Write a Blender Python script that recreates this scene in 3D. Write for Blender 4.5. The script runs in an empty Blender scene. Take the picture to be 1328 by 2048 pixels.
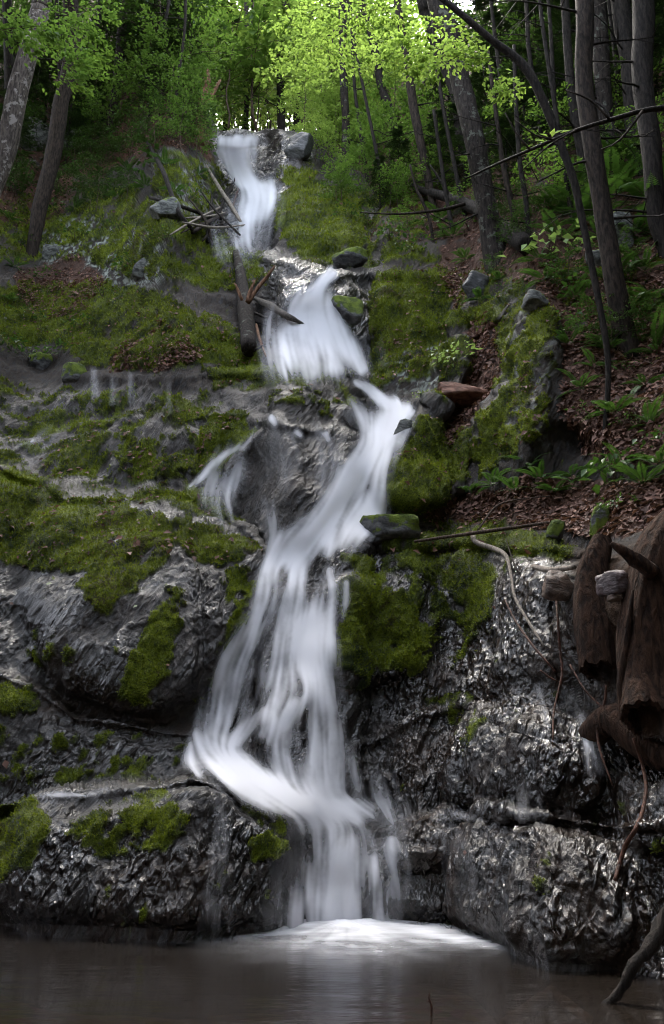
import bpy, math, random
import numpy as np
from mathutils import Vector, Matrix

# ------------------------------------------------------------------ camera, world, sun, exposure
W, H, F = 1328.0, 2048.0, 1774.0          # photograph pixels and focal length in those pixels
PITCH = math.radians(17.0)
CAM = np.array([0.0, 0.0, 1.0])           # one metre above the pool
scene = bpy.context.scene
cam_data = bpy.data.cameras.new('camera')
cam_data.sensor_fit = 'VERTICAL'; cam_data.sensor_height = 36.0; cam_data.lens = 36.0 * F / H
cam_data.clip_start = 0.05; cam_data.clip_end = 600.0
cam_obj = bpy.data.objects.new('camera', cam_data)
scene.collection.objects.link(cam_obj)
cam_obj.location = CAM; cam_obj.rotation_euler = (math.pi / 2 + PITCH, 0, 0)
scene.camera = cam_obj

SUN_EL, SUN_AZ = math.radians(58), math.radians(-14)      # sun stands beyond the top of the falls, a little left
world = bpy.data.worlds.new('World'); scene.world = world; world.use_nodes = True
wn, wl = world.node_tree.nodes, world.node_tree.links
bg = wn['Background']
sky = wn.new('ShaderNodeTexSky'); sky.sky_type = 'NISHITA'; sky.sun_disc = False
sky.sun_elevation = SUN_EL; sky.sun_rotation = SUN_AZ; sky.air_density = 1.0; sky.dust_density = 3.0; sky.ozone_density = 1.0
hs = wn.new('ShaderNodeHueSaturation'); hs.inputs['Saturation'].default_value = 0.46
wl.new(sky.outputs[0], hs.inputs['Color']); wl.new(hs.outputs[0], bg.inputs['Color'])
bg.inputs['Strength'].default_value = 0.15
sun = bpy.data.lights.new('sun', 'SUN'); sun.energy = 1.5; sun.angle = math.radians(12.0); sun.color = (1.0, 0.95, 0.86)
sun_obj = bpy.data.objects.new('sun', sun); scene.collection.objects.link(sun_obj)
sd = Vector((math.sin(SUN_AZ) * math.cos(SUN_EL), math.cos(SUN_AZ) * math.cos(SUN_EL), math.sin(SUN_EL)))
sun_obj.rotation_euler = sd.to_track_quat('Z', 'Y').to_euler()
vs = scene.view_settings
scene.display_settings.display_device = 'sRGB'
vs.view_transform = 'Standard'; vs.look = 'None'; vs.gamma = 1.0; vs.use_curve_mapping = False
vs.exposure = 3.7
cy = scene.cycles
cy.use_denoising = True; cy.filter_width = 1.1
cy.max_bounces = 8; cy.diffuse_bounces = 3; cy.glossy_bounces = 3; cy.transmission_bounces = 4; cy.transparent_max_bounces = 16
cy.sample_clamp_indirect = 6.0

# ------------------------------------------------------------------ helpers
COL = scene.collection
rng = np.random.default_rng(7)

def ray(px, py):
    """unit view directions for photograph pixels"""
    px = np.asarray(px, float); py = np.asarray(py, float)
    xr = (px - W / 2) / F; yr = (H / 2 - py) / F
    d = np.stack([xr, math.cos(PITCH) - yr * math.sin(PITCH), math.sin(PITCH) + yr * math.cos(PITCH)], -1)
    return d / np.linalg.norm(d, axis=-1, keepdims=True)

_perm = np.random.default_rng(3).permutation(4096)
_perm = np.concatenate([_perm, _perm, _perm])
_g = np.random.default_rng(4).normal(size=(4096, 3)); _g /= np.linalg.norm(_g, axis=1, keepdims=True)
_g = _g.astype(np.float32)
def noise3(p):
    """gradient noise, about -1..1"""
    p = np.asarray(p, np.float32)
    i = np.floor(p).astype(np.int64); f = p - i
    u = f * f * f * (f * (f * 6 - 15) + 10)
    i &= 4095
    out = 0
    for dx in (0, 1):
        wx = u[..., 0] if dx else 1 - u[..., 0]
        a = _perm[i[..., 0] + dx]
        for dy in (0, 1):
            wy = u[..., 1] if dy else 1 - u[..., 1]
            b = _perm[a + i[..., 1] + dy]
            for dz in (0, 1):
                wz = u[..., 2] if dz else 1 - u[..., 2]
                g = _g[_perm[b + i[..., 2] + dz]]
                dot = g[..., 0] * (f[..., 0] - dx) + g[..., 1] * (f[..., 1] - dy) + g[..., 2] * (f[..., 2] - dz)
                out = out + wx * wy * wz * dot
    return out * 1.6
def fbm(p, n=3, lac=2.03, gain=0.5):
    s = 0; a = 1.0
    p = np.asarray(p, np.float32)
    for k in range(n):
        s = s + a * noise3(p + 17.3 * k); a *= gain; p = p * lac
    return s
def sstep(a, b, x):
    t = np.clip((x - a) / (b - a), 0, 1); return t * t * (3 - 2 * t)

def mesh_from(name, V, Fc, smooth=True, uv=None, attrs=None):
    """V (n,3); Fc (m,k) array of equal-sized faces or list of such arrays"""
    if isinstance(Fc, np.ndarray): Fc = [Fc]
    me = bpy.data.meshes.new(name)
    V = np.asarray(V, np.float32)
    me.vertices.add(len(V)); me.vertices.foreach_set('co', V.ravel())
    loops = np.concatenate([f.ravel() for f in Fc]).astype(np.int32)
    tot = np.concatenate([np.full(len(f), f.shape[1], np.int32) for f in Fc])
    st = np.concatenate([[0], np.cumsum(tot)[:-1]]).astype(np.int32)
    me.loops.add(len(loops)); me.loops.foreach_set('vertex_index', loops)
    me.polygons.add(len(tot)); me.polygons.foreach_set('loop_start', st)
    try: me.polygons.foreach_set('loop_total', tot)
    except Exception: pass
    if smooth: me.polygons.foreach_set('use_smooth', np.ones(len(tot), bool))
    if uv is not None:
        l = me.uv_layers.new(name='UVMap'); l.data.foreach_set('uv', np.asarray(uv, np.float32)[loops].ravel())
    for k, a in (attrs or {}).items():
        a = np.asarray(a, np.float32)
        at = me.attributes.new(k, 'FLOAT' if a.ndim == 1 else 'FLOAT_COLOR', 'POINT')
        at.data.foreach_set('value' if a.ndim == 1 else 'color', a.ravel())
    me.update(calc_edges=True)
    return me

def tag(o, label=None, cat=None, group=None, kind=None):
    if label: o['label'] = label
    if cat: o['category'] = cat
    if group: o['group'] = group
    if kind: o['kind'] = kind
    return o
def link(name, me, mat=None, parent=None):
    o = bpy.data.objects.new(name, me); COL.objects.link(o)
    if mat is not None and me is not None and not me.materials: me.materials.append(mat)
    if parent is not None: o.parent = parent
    return o
def thing(name, label, cat, loc=(0, 0, 0), group=None, rz=0.0, scale=1.0):
    o = bpy.data.objects.new(name, None); COL.objects.link(o)
    o.location = tuple(float(v) for v in loc); o.rotation_euler = (0, 0, rz); o.scale = (scale,) * 3
    return tag(o, label, cat, group)
def part(name, V, Fc, mat, parent, base=(0, 0, 0), **kw):
    return link(name, mesh_from(name, np.asarray(V) - np.asarray(base), Fc, **kw), mat, parent)

# ---- node helpers
def new_mat(name):
    m = bpy.data.materials.new(name); m.use_nodes = True
    n = m.node_tree.nodes; n.clear()
    return m, n, m.node_tree.links
class NB:
    """tiny node builder"""
    def __init__(s, name):
        s.m, s.n, s.l = new_mat(name)
        s.out = s.n.new('ShaderNodeOutputMaterial')
    def node(s, t, **k):
        nd = s.n.new(t)
        for a, v in k.items(): setattr(nd, a, v)
        return nd
    def put(s, nd, key, v):
        if v is None: return
        sock = nd.inputs[key]
        if isinstance(v, bpy.types.NodeSocket): s.l.new(v, sock)
        else: sock.default_value = v
    def noise(s, vec, scale, detail=4, rough=0.55, dist=0.0):
        nd = s.node('ShaderNodeTexNoise'); s.put(nd, 'Vector', vec)
        s.put(nd, 'Scale', scale); s.put(nd, 'Detail', detail); s.put(nd, 'Roughness', rough); s.put(nd, 'Distortion', dist)
        return nd.outputs['Fac']
    def voro(s, vec, scale, feature='F1', out='Distance'):
        nd = s.node('ShaderNodeTexVoronoi', feature=feature); s.put(nd, 'Vector', vec); s.put(nd, 'Scale', scale)
        return nd.outputs[out]
    def math(s, op, a, b=None, c=None, clamp=False):
        nd = s.node('ShaderNodeMath', operation=op, use_clamp=clamp)
        s.put(nd, 0, a); s.put(nd, 1, b)
        if c is not None: s.put(nd, 2, c)
        return nd.outputs[0]
    def mapr(s, v, a, b, c=0.0, d=1.0):
        nd = s.node('ShaderNodeMapRange', interpolation_type='SMOOTHSTEP'); s.put(nd, 'Value', v)
        s.put(nd, 'From Min', a); s.put(nd, 'From Max', b); s.put(nd, 'To Min', c); s.put(nd, 'To Max', d)
        return nd.outputs[0]
    def mix(s, f, a, b):
        nd = s.node('ShaderNodeMix', data_type='RGBA'); s.put(nd, 0, f); s.put(nd, 6, a); s.put(nd, 7, b)
        return nd.outputs[2]
    def mixf(s, f, a, b):
        nd = s.node('ShaderNodeMix', data_type='FLOAT'); s.put(nd, 0, f); s.put(nd, 2, a); s.put(nd, 3, b)
        return nd.outputs[0]
    def attr(s, name, out='Fac'):
        nd = s.node('ShaderNodeAttribute', attribute_name=name); return nd.outputs[out]
    def coord(s, out='Object'):
        return s.node('ShaderNodeTexCoord').outputs[out]
    def mapping(s, vec, scale=(1, 1, 1), rot=(0, 0, 0)):
        nd = s.node('ShaderNodeMapping'); s.put(nd, 'Vector', vec); nd.inputs['Scale'].default_value = scale; nd.inputs['Rotation'].default_value = rot
        return nd.outputs[0]
    def bump(s, h, strength=1.0, dist=0.02, normal=None):
        nd = s.node('ShaderNodeBump'); s.put(nd, 'Height', h); s.put(nd, 'Strength', strength); s.put(nd, 'Distance', dist)
        if normal is not None: s.put(nd, 'Normal', normal)
        return nd.outputs[0]
    def bsdf(s, **k):
        nd = s.node('ShaderNodeBsdfPrincipled')
        for a, v in k.items(): s.put(nd, a.replace('_', ' '), v)
        return nd.outputs[0]
    def mixs(s, f, a, b):
        nd = s.node('ShaderNodeMixShader'); s.put(nd, 0, f); s.put(nd, 1, a); s.put(nd, 2, b); return nd.outputs[0]
    def done(s, sh):
        s.l.new(sh, s.out.inputs['Surface']); return s.m
def C(r, g, b): return (r, g, b, 1.0)

# ------------------------------------------------------------------ materials of the setting
def mat_terrain():
    b = NB('rock_and_moss')
    P = b.coord('Object')
    mossf, wet_a, dirtf = b.attr('moss'), b.attr('wet'), b.attr('dirt')
    brown, lich, tone, tint = b.attr('brown'), b.attr('lichen'), b.attr('tone'), b.attr('tint')
    st = b.mapping(b.mapping(P, rot=(0.35, -0.42, 0.0)), scale=(1.0, 1.0, 0.30))    # grain of the rock
    grain = b.noise(st, 20.0, 5, 0.66, 0.5)
    facet = b.noise(st, 17.0, 1.5, 0.45, 0.7)
    fine = b.noise(P, 75.0, 3, 0.6)
    # rock
    rock = b.mix(tone, C(0.014, 0.0102, 0.0075), C(0.074, 0.060, 0.049))
    rock = b.mix(b.mapr(grain, 0.45, 0.7), rock, C(0.045, 0.045, 0.048))
    rock = b.mix(brown, rock, b.mix(tone, C(0.014, 0.009, 0.006), C(0.070, 0.038, 0.020)))
    rock = b.mix(lich, rock, C(0.31, 0.34, 0.30))
    rock = b.mix(b.math('MULTIPLY', wet_a, 0.72), rock, C(0.008, 0.0068, 0.006))
    # forest soil
    soil = b.mix(tone, C(0.026, 0.016, 0.011), C(0.12, 0.06, 0.04))
    soil = b.mix(b.mapr(fine, 0.5, 0.7), soil, C(0.018, 0.012, 0.009))
    # moss
    moss = b.mix(tint, C(0.018, 0.031, 0.004), C(0.21, 0.26, 0.014))
    moss = b.mix(b.mapr(tone, 0.62, 1.0), moss, C(0.075, 0.062, 0.014))
    moss = b.mix(b.mapr(fine, 0.45, 0.7), moss, C(0.016, 0.028, 0.005))
    col = b.mix(dirtf, rock, soil)
    col = b.mix(mossf, col, moss)
    dry = b.math('MAXIMUM', dirtf, b.math('MULTIPLY', mossf, 0.92))
    wetf = b.math('MULTIPLY', wet_a, b.math('SUBTRACT', 1.0, b.math('MULTIPLY', dry, 0.85)))
    rough = b.mixf(wetf, 0.85, 0.12)
    spec = b.mixf(b.math('POWER', wetf, 2.0), 0.2, 0.66)
    hr = b.math('ADD', grain, b.math('MULTIPLY', fine, 0.3))
    n1 = b.bump(b.mixf(mossf, b.math('ADD', b.math('MULTIPLY', hr, b.mixf(wetf, 1.0, 0.22)), b.math('MULTIPLY', facet, b.math('MULTIPLY', wetf, b.mapr(tint, 0.1, 0.8, 0.5, 1.8)))), b.math('MULTIPLY', fine, 1.4)), 1.0, 0.05)
    return b.done(b.bsdf(Base_Color=col, Roughness=rough, Specular_IOR_Level=spec, Normal=n1))
MAT_TERRAIN = mat_terrain()

# ------------------------------------------------------------------ painting canvas in photograph pixels (shape and cover of the ground)
CX0, CY0, CS = -520.0, -420.0, 4.0
CW, CH = 590, 640
_gx, _gy = np.meshgrid(CX0 + CS * (np.arange(CW) + 0.5), CY0 + CS * (np.arange(CH) + 0.5))
def poly_mask(pts):
    m = np.zeros((CH, CW), bool)
    n = len(pts)
    for k in range(n):
        x0, y0 = pts[k]; x1, y1 = pts[(k + 1) % n]
        if y0 == y1: continue
        c = (y0 > _gy) != (y1 > _gy)
        m ^= c & (_gx < (x1 - x0) * (_gy - y0) / (y1 - y0) + x0)
    return m.astype(np.float32)
def blur(a, px):
    r = max(1, int(round(px / CS / 1.7)))
    for _ in range(3):
        for ax in (0, 1):
            p = np.pad(a, [(r, r) if k == ax else (0, 0) for k in (0, 1)], mode='edge')
            c = np.cumsum(p, axis=ax, dtype=np.float64)
            z = np.zeros_like(np.take(c, [0], axis=ax))
            c = np.concatenate([z, c], axis=ax)
            n = a.shape[ax]
            hi = np.take(c, np.arange(2 * r + 1, 2 * r + 1 + n), axis=ax); lo = np.take(c, np.arange(0, n), axis=ax)
            a = ((hi - lo) / (2 * r + 1)).astype(np.float32)
    return a
def paint(polys, soft=14):
    a = np.zeros((CH, CW), np.float32)
    for amt, pts in polys:
        a = np.maximum(a, amt * blur(poly_mask(pts), soft))
    return a
def sample(a, px, py):
    fx = np.clip((np.asarray(px) - CX0) / CS - 0.5, 0, CW - 1.001); fy = np.clip((np.asarray(py) - CY0) / CS - 0.5, 0, CH - 1.001)
    ix = fx.astype(int); iy = fy.astype(int); fx = fx - ix; fy = fy - iy
    return (a[iy, ix] * (1 - fx) + a[iy, ix + 1] * fx) * (1 - fy) + (a[iy + 1, ix] * (1 - fx) + a[iy + 1, ix + 1] * fx) * fy

# steepness of the ground in degrees at photograph pixels
THETA = [(-300,1700,58),(0,1750,62),(250,1720,63),(450,1700,66),(650,1720,76),(850,1760,68),(1050,1800,62),(1250,1800,60),(1600,1700,58),
 (-300,1300,55),(0,1500,58),(200,1480,60),(60,1250,50),(250,1250,56),(420,1300,64),(600,1400,72),(600,1200,66),(800,1450,66),(800,1250,68),(950,1550,66),(1000,1300,68),(1200,1350,70),(1250,1600,64),(1600,1300,60),
 (-300,950,50),(80,1050,48),(250,1060,48),(420,1080,56),(600,1000,64),(620,900,60),(700,1050,58),(760,900,52),(330,900,60),(120,880,46),(80,820,44),(350,780,75),(600,800,66),
 (-300,650,50),(60,650,50),(250,650,50),(430,690,54),(200,480,56),(400,540,58),(480,620,66),(620,680,60),(700,620,72),(620,560,64),(830,640,60),(830,800,52),(950,900,64),(950,760,56),(1050,680,62),(930,1040,44),(1150,1030,42),(1300,1020,44),(1600,950,48),
 (1130,880,80),(1150,720,56),(1280,800,52),(1300,600,54),(1200,500,55),(1000,520,54),(850,480,52),(1600,600,55),
 (-300,350,58),(60,350,60),(200,300,58),(330,350,62),(400,320,66),(480,430,52),(500,410,62),(480,310,68),(560,310,62),(620,450,50),(680,380,48),(620,290,58),(720,300,52),(850,330,52),(1000,350,53),(1150,350,54),(1300,350,55),
 (-300,0,58),(60,0,58),(250,50,57),(900,150,52),(1100,100,54),(1328,0,56),(1600,200,57),(200,-300,60),(1200,-300,60)]
# ledges: depth steps in metres along lines in the photograph
LEDGES = [
 (9,[(-500,1600,.5),(0,1600,.4),(100,1592,.4),(200,1582,.4),(330,1556,.5),(390,1551,.7),(450,1572,.65),(530,1612,.5),(575,1650,.1),(590,1660,0)]),
 (26,[(545,1640,0),(590,1625,.25),(640,1640,.3),(750,1645,.25),(800,1650,.1),(860,1650,0)]),
 (10,[(720,1700,0),(760,1690,.12),(850,1695,.15),(880,1700,0)]),
 (9,[(840,1640,0),(880,1625,.35),(1000,1618,.45),(1130,1630,.4),(1240,1645,.2),(1328,1640,.2),(1700,1640,.2)]),
 (14,[(-500,1330,.2),(0,1340,.2),(80,1372,.25),(150,1422,.3),(260,1440,.3),(400,1455,.3),(430,1460,0)]),
 (30,[(390,1480,0),(440,1470,.35),(560,1420,.3),(620,1380,.3),(680,1400,.1),(700,1420,0)]),
 (14,[(690,1480,0),(740,1475,.2),(840,1420,.2),(930,1400,.2),(1010,1440,.15),(1120,1470,.2),(1200,1480,.1),(1300,1480,0)]),
 (20,[(480,1180,0),(520,1150,.2),(600,1140,.25),(700,1120,.2),(720,1110,0)]),
 (14,[(-500,935,.8),(0,930,.8),(70,950,.8),(130,985,.7),(220,980,.7),(300,972,.7),(380,986,.7),(450,1022,.7),(500,1062,.6),(535,1098,.4),(560,1120,0)]),
 (14,[(690,1100,0),(730,1092,.5),(830,1084,.6),(950,1078,.7),(1100,1092,.7),(1170,1102,.6),(1328,1090,.4),(1700,1080,.4)]),
 (12,[(-500,900,.3),(0,905,.3),(90,860,.3),(240,828,.35),(330,816,.45),(440,816,.5),(500,830,.3),(520,845,0)]),
 (9,[(120,760,0),(190,748,.5),(320,750,.6),(450,745,.6),(530,742,.6),(640,738,.5),(700,752,.5),(745,760,.4),(770,770,0)]),
 (10,[(440,800,0),(480,778,.25),(560,768,.3),(640,768,.3),(710,778,.3),(735,800,0)]),
 (14,[(480,860,0),(510,830,.3),(600,848,.35),(700,872,.35),(735,888,.3),(760,900,0)]),
 (12,[(700,900,0),(760,890,.2),(800,880,.2),(830,860,0)]),
 (14,[(600,1090,0),(660,1070,.25),(720,1040,.25),(780,1020,0)]),
 (10,[(330,700,0),(430,650,.3),(500,680,.4),(545,715,.5),(640,738,.3),(745,752,.3),(780,760,0)]),
 (12,[(300,600,0),(380,580,.4),(480,600,.4),(540,620,.3),(600,640,0)]),
 (12,[(340,520,0),(400,510,.4),(470,500,.6),(540,512,1.0),(600,530,1.1),(650,545,1.2),(700,538,.9),(760,540,.8),(840,545,.5),(900,550,0)]),
 (10,[(640,640,0),(690,600,.3),(740,640,.4),(760,690,0)]),
 (14,[(400,490,0),(450,470,.6),(520,495,.7),(580,510,.6),(640,520,.3),(700,520,0)]),
 (14,[(430,380,0),(470,376,.7),(530,376,.8),(560,390,.5),(600,400,0)]),
 (12,[(560,420,0),(620,400,.4),(700,390,.5),(760,380,0)]),
]
# masses standing out towards the camera (metres) or hollows (negative)
BULGE = [
 (.62,34,[(60,1620),(330,1570),(420,1570),(530,1620),(580,1690),(560,1850),(300,1880),(100,1870),(0,1800)]),
 (.22,26,[(690,1190),(780,1170),(860,1200),(870,1290),(800,1340),(710,1360),(670,1320)]),
 (.35,40,[(930,1470),(1050,1440),(1180,1500),(1190,1600),(1000,1610),(900,1590)]),
 (.35,40,[(960,1720),(1100,1680),(1230,1720),(1260,1900),(1080,1930),(980,1860)]),
 (.40,34,[(1250,1560),(1400,1540),(1400,1700),(1270,1680)]),
 (.25,22,[(800,1650),(860,1640),(880,1690),(850,1730),(800,1720)]),
 (.50,40,[(100,1000),(260,1000),(370,1050),(520,1100),(500,1200),(440,1320),(300,1420),(150,1380),(60,1200)]),
 (.30,26,[(240,840),(330,820),(490,825),(510,870),(440,950),(330,975),(230,960)]),
 (.30,30,[(500,850),(600,850),(720,890),(720,960),(640,1060),(560,1090),(480,1040),(470,920)]),
 (.30,22,[(450,800),(560,775),(700,780),(730,830),(680,860),(500,830)]),
 (.30,40,[(770,990),(772,930),(800,860),(845,815),(868,730),(885,690),(960,700),(1030,600),(1080,580),(1105,640),(1080,760),(1065,880),(1000,960),(930,1000),(830,1020),(790,1015)]),
 (-.35,18,[(940,660),(990,640),(1010,720),(985,790),(930,840),(895,900),(880,880),(925,790),(950,720)]),
 (.45,8,[(772,990),(775,930),(803,862),(845,822),(880,850),(895,930),(880,1000),(820,1012)]),
 (.35,7,[(862,745),(885,695),(930,695),(945,720),(925,790),(870,850),(850,815)]),
 (.25,7,[(900,640),(960,600),(1030,595),(1005,640),(950,680),(905,690)]),
 (.22,6,[(890,860),(940,850),(930,980),(890,1000)]),
 (-.28,24,[(1075,880),(1120,860),(1180,880),(1180,940),(1120,960),(1070,940)]),
 (.35,20,[(650,560),(740,545),(765,580),(740,690),(690,640),(650,610)]),
 (.40,24,[(560,520),(640,540),(640,580),(580,620),(545,600)]),
 (.40,30,[(200,600),(330,590),(440,640),(530,690),(540,730),(420,735),(250,720)]),
 (.40,26,[(190,400),(280,390),(380,440),(360,520),(250,540),(170,480)]),
 (.45,22,[(1130,1170),(1328,1060),(1500,1100),(1500,1480),(1250,1500),(1150,1350)]),
]
SHORE = [(-500,1840),(0,1848),(200,1853),(370,1862),(500,1853),(740,1848),(900,1856),(1000,1885),(1090,1925),(1200,1932),(1328,1960),(1500,2000),(1900,2100)]
CREST = [(-500,-330),(250,-320),(320,-120),(370,100),(405,200),(428,255),(440,264),(480,262),(512,263),(560,256),(620,262),(665,240),(740,200),(830,130),(950,20),(1060,-120),(1328,-320),(1900,-330)]
def pl(pts, x, k=1):
    a = np.array(pts, float); return np.interp(x, a[:, 0], a[:, k])

cols = np.concatenate([np.arange(-480, -20, 10.0), np.arange(-20, 1348, 2.3), np.arange(1348, 1810, 10.0)])
NR = 820
ts = np.linspace(0, 1, NR)
PX = np.repeat(cols[None, :], NR, 0)
ysh, ycr = pl(SHORE, cols), pl(CREST, cols)
PY = ysh[None, :] + (ycr - ysh)[None, :] * ts[:, None]

def shepard(pts, px, py):
    num = 0; den = 0
    for x, y, v in pts:
        w = 1.0 / (((px - x) ** 2 + (py - y) ** 2) + 40.0 ** 2) ** 1.6
        num = num + w * v; den = den + w
    return num / den
TH = np.radians(shepard(THETA, PX, PY))
DIR = ray(PX, PY)
PHI = np.arcsin(DIR[..., 2])
r = -CAM[2] / DIR[0, :, 2]                       # distance to the water line
R = np.empty_like(PX); R[0] = r
LJ = []
for w, pts in LEDGES:
    yl, jm = pl(pts, cols), pl(pts, cols, 2); LJ.append((w, yl, np.where((cols < pts[0][0]) | (cols > pts[-1][0]), 0, jm)))
for k in range(1, NR):
    dphi = PHI[k] - PHI[k - 1]
    slope = np.clip(TH[k] - PHI[k], math.radians(7), math.radians(88))
    r = r * (1 + dphi / np.tan(slope))
    for w, yl, jm in LJ:
        r = r + jm * (sstep(yl + w, yl - w * 0.6, PY[k]) - sstep(yl + w, yl - w * 0.6, PY[k - 1]))
    R[k] = r
k5 = np.array([1, 4, 6, 4, 1]) / 16.0
def smooth_cols(A, n):
    for _ in range(n):
        p = np.pad(A, ((0, 0), (2, 2)), mode='edge'); A = sum(k5[q] * p[:, q:q + A.shape[1]] for q in range(5))
    return A
R = smooth_cols(R, 4)
for w, pts in LEDGES:
    yl, jm = pl(pts, cols), pl(pts, cols, 2); jm = np.where((cols < pts[0][0]) | (cols > pts[-1][0]), 0, jm)
    q = (PY - yl[None]) / 15.0 - 1.7
    R = R + np.minimum(jm, .8)[None] * 0.30 * np.exp(-q * q)
for amt, soft, pts in BULGE:
    m = sample(blur(poly_mask(pts), soft), PX, PY)
    m = np.clip(m, 0, 1); m = sstep(0.1, 0.9, m) if soft < 16 else np.sqrt(m) * sstep(0.0, 0.3, m)
    R = R - amt * m
BASE = CAM + DIR * R[..., None]

# cover of the ground
MOSS = paint([(.45,[(-200,770),(160,775),(420,795),(500,840),(480,930),(380,985),(130,985),(-200,930)]),(.5,[(520,775),(700,775),(720,830),(560,830)]),(.42,[(-200,1450),(380,1460),(380,1550),(-200,1590)]),(.42,[(680,1110),(1050,1120),(1000,1300),(700,1400)]),(.62,[(1000,620),(1060,580),(1110,620),(1100,860),(1040,900),(960,960),(940,900),(1000,800)]),(.6,[(850,820),(890,690),(960,700),(930,790)]),(.62,[(150,380),(260,370),(330,400),(400,440),(470,490),(530,520),(545,560),(470,590),(400,580),(300,560),(180,530),(120,480)]),
 (.78,[(40,570),(200,560),(330,590),(420,630),(500,680),(545,720),(520,745),(350,745),(200,740),(120,700),(-300,690),(-300,600)]),
 (.85,[(420,732),(640,735),(730,760),(700,778),(520,772),(430,795)]),(.7,[(-100,760),(60,765),(40,805),(-100,800)]),
 (.6,[(140,775),(260,795),(340,815),(200,830),(160,860)]),(.85,[(400,830),(490,822),(505,880),(470,930),(400,970),(370,960),(390,880)]),(.85,[(150,855),(215,865),(200,965),(130,975)]),
 (.6,[(220,830),(300,880),(330,960),(250,970)]),
 (.92,[(-200,925),(60,945),(120,990),(250,1000),(290,1040),(250,1090),(160,1150),(60,1130),(-200,1080)]),(.72,[(270,1030),(380,1050),(340,1130),(260,1200),(190,1240),(160,1160)]),
 (.85,[(150,972),(380,982),(470,1025),(500,1060),(380,1035),(250,1000)]),(.95,[(340,1035),(440,1055),(520,1095),(505,1118),(430,1135),(370,1115)]),
 (.85,[(350,1165),(375,1200),(345,1330),(285,1400),(215,1420),(260,1340),(310,1240)]),(.72,[(465,1125),(515,1125),(495,1290),(430,1390),(395,1400),(440,1300)]),
 (.6,[(170,1180),(270,1160),(300,1190),(200,1235)]),(.5,[(40,1290),(150,1300),(220,1340),(80,1340)]),
 (.92,[(-200,1365),(70,1378),(85,1425),(-200,1455)]),(.85,[(25,1475),(135,1462),(145,1505),(35,1515)]),(.62,[(180,1505),(300,1495),(380,1508),(250,1565)]),
 (.95,[(-200,1605),(75,1598),(105,1650),(65,1745),(-200,1770)]),(.55,[(110,1650),(200,1605),(330,1575),(390,1640),(350,1720),(200,1720)]),(.55,[(470,1595),(565,1640),(575,1720),(500,1730)]),
 (.82,[(750,1105),(850,1105),(1000,1125),(1000,1250),(930,1245),(900,1185),(860,1170)]),(.9,[(690,1185),(780,1175),(855,1195),(868,1275),(800,1335),(720,1360),(675,1330)]),
 (.5,[(850,1400),(950,1390),(1005,1480),(940,1510)]),(.45,[(740,1110),(860,1110),(850,1180),(720,1180)]),
 (.95,[(715,1092),(850,1080),(1000,1072),(1110,1085),(1160,1105),(1130,1128),(1000,1110),(850,1108)]),(.6,[(820,1035),(920,1045),(1060,1035),(1060,1065),(840,1075)]),
 (.95,[(775,970),(800,880),(850,835),(900,850),(900,960),(850,1015),(785,1015)]),(.65,[(1020,790),(1065,750),(1055,860),(1000,910)]),(.7,[(1005,720),(1065,695),(1055,745),(1000,760)]),
 (.75,[(890,865),(945,845),(935,970),(870,1000)]),(.9,[(745,555),(830,540),(910,555),(910,640),(885,695),(800,725),(745,745),(740,660)]),(.7,[(745,720),(830,690),(905,680),(860,740),(780,785),(735,770)]),
 (.62,[(900,640),(990,600),(1050,590),(1010,645),(920,685)]),(.82,[(555,375),(640,365),(725,385),(740,450),(700,535),(600,525),(555,470)]),(.9,[(555,335),(640,345),(625,385),(565,372)]),
 (.55,[(-300,380),(120,400),(170,470),(120,520),(-300,540)]),(.5,[(880,540),(1060,540),(1040,600),(900,620)]),(.4,[(1090,540),(1330,480),(1500,500),(1400,640),(1120,620)]),
 (.5,[(320,300),(440,320),(460,380),(430,470),(340,430),(290,360)]),(.45,[(700,360),(860,380),(860,480),(740,520)]),(.5,[(720,480),(880,490),(900,540),(720,545)])], 12)
DIRT = paint([(.9,[(830,1018),(950,990),(1060,955),(1700,960),(1700,1085),(1150,1070),(1000,1062),(850,1055)]),
 (.8,[(890,490),(1000,470),(1200,300),(1700,200),(1700,1000),(1190,930),(1130,850),(1110,640),(1060,565),(960,565),(915,640),(860,540)]),
 (.95,[(930,640),(1000,635),(1005,740),(970,830),(905,905),(875,885),(930,790),(950,720)]),
 (.85,[(20,545),(140,505),(225,560),(170,645),(40,630)]),(.7,[(220,690),(330,670),(440,690),(360,745),(210,752)]),(.6,[(310,630),(380,640),(370,690),(290,700)]),
 (.72,[(-500,-420),(420,-420),(420,240),(440,330),(330,300),(160,380),(100,470),(-500,470)]),(.75,[(640,-420),(1800,-420),(1800,480),(1000,500),(850,480),(760,400),(700,330),(660,280)]),
 (.5,[(690,430),(820,420),(860,480),(760,520)]),(.7,[(1180,1040),(1500,1030),(1500,1100),(1200,1080)])], 16)
WET = paint([(.8,[(-500,930),(380,985),(535,1098),(400,1455),(-500,1330)]),(.98,[(-500,1330),(400,1455),(560,1100),(740,1090),(1150,1120),(1200,1480),(1700,1480),(1700,2050),(-500,2050)]),(.55,[(-500,760),(160,770),(430,790),(560,760),(720,740),(800,800),(780,900),(770,1010),(740,1090),(1000,1110),(1150,1120),(1200,1480),(1700,1480),(1700,2050),(-500,2050)]),
 (1,[(430,255),(620,262),(640,330),(560,400),(560,520),(760,545),(760,760),(530,740),(540,600),(420,500)]),(.6,[(600,380),(760,400),(760,540),(560,520)]),(.35,[(860,700),(1110,560),(1080,900),(780,1010)])], 14)
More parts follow.
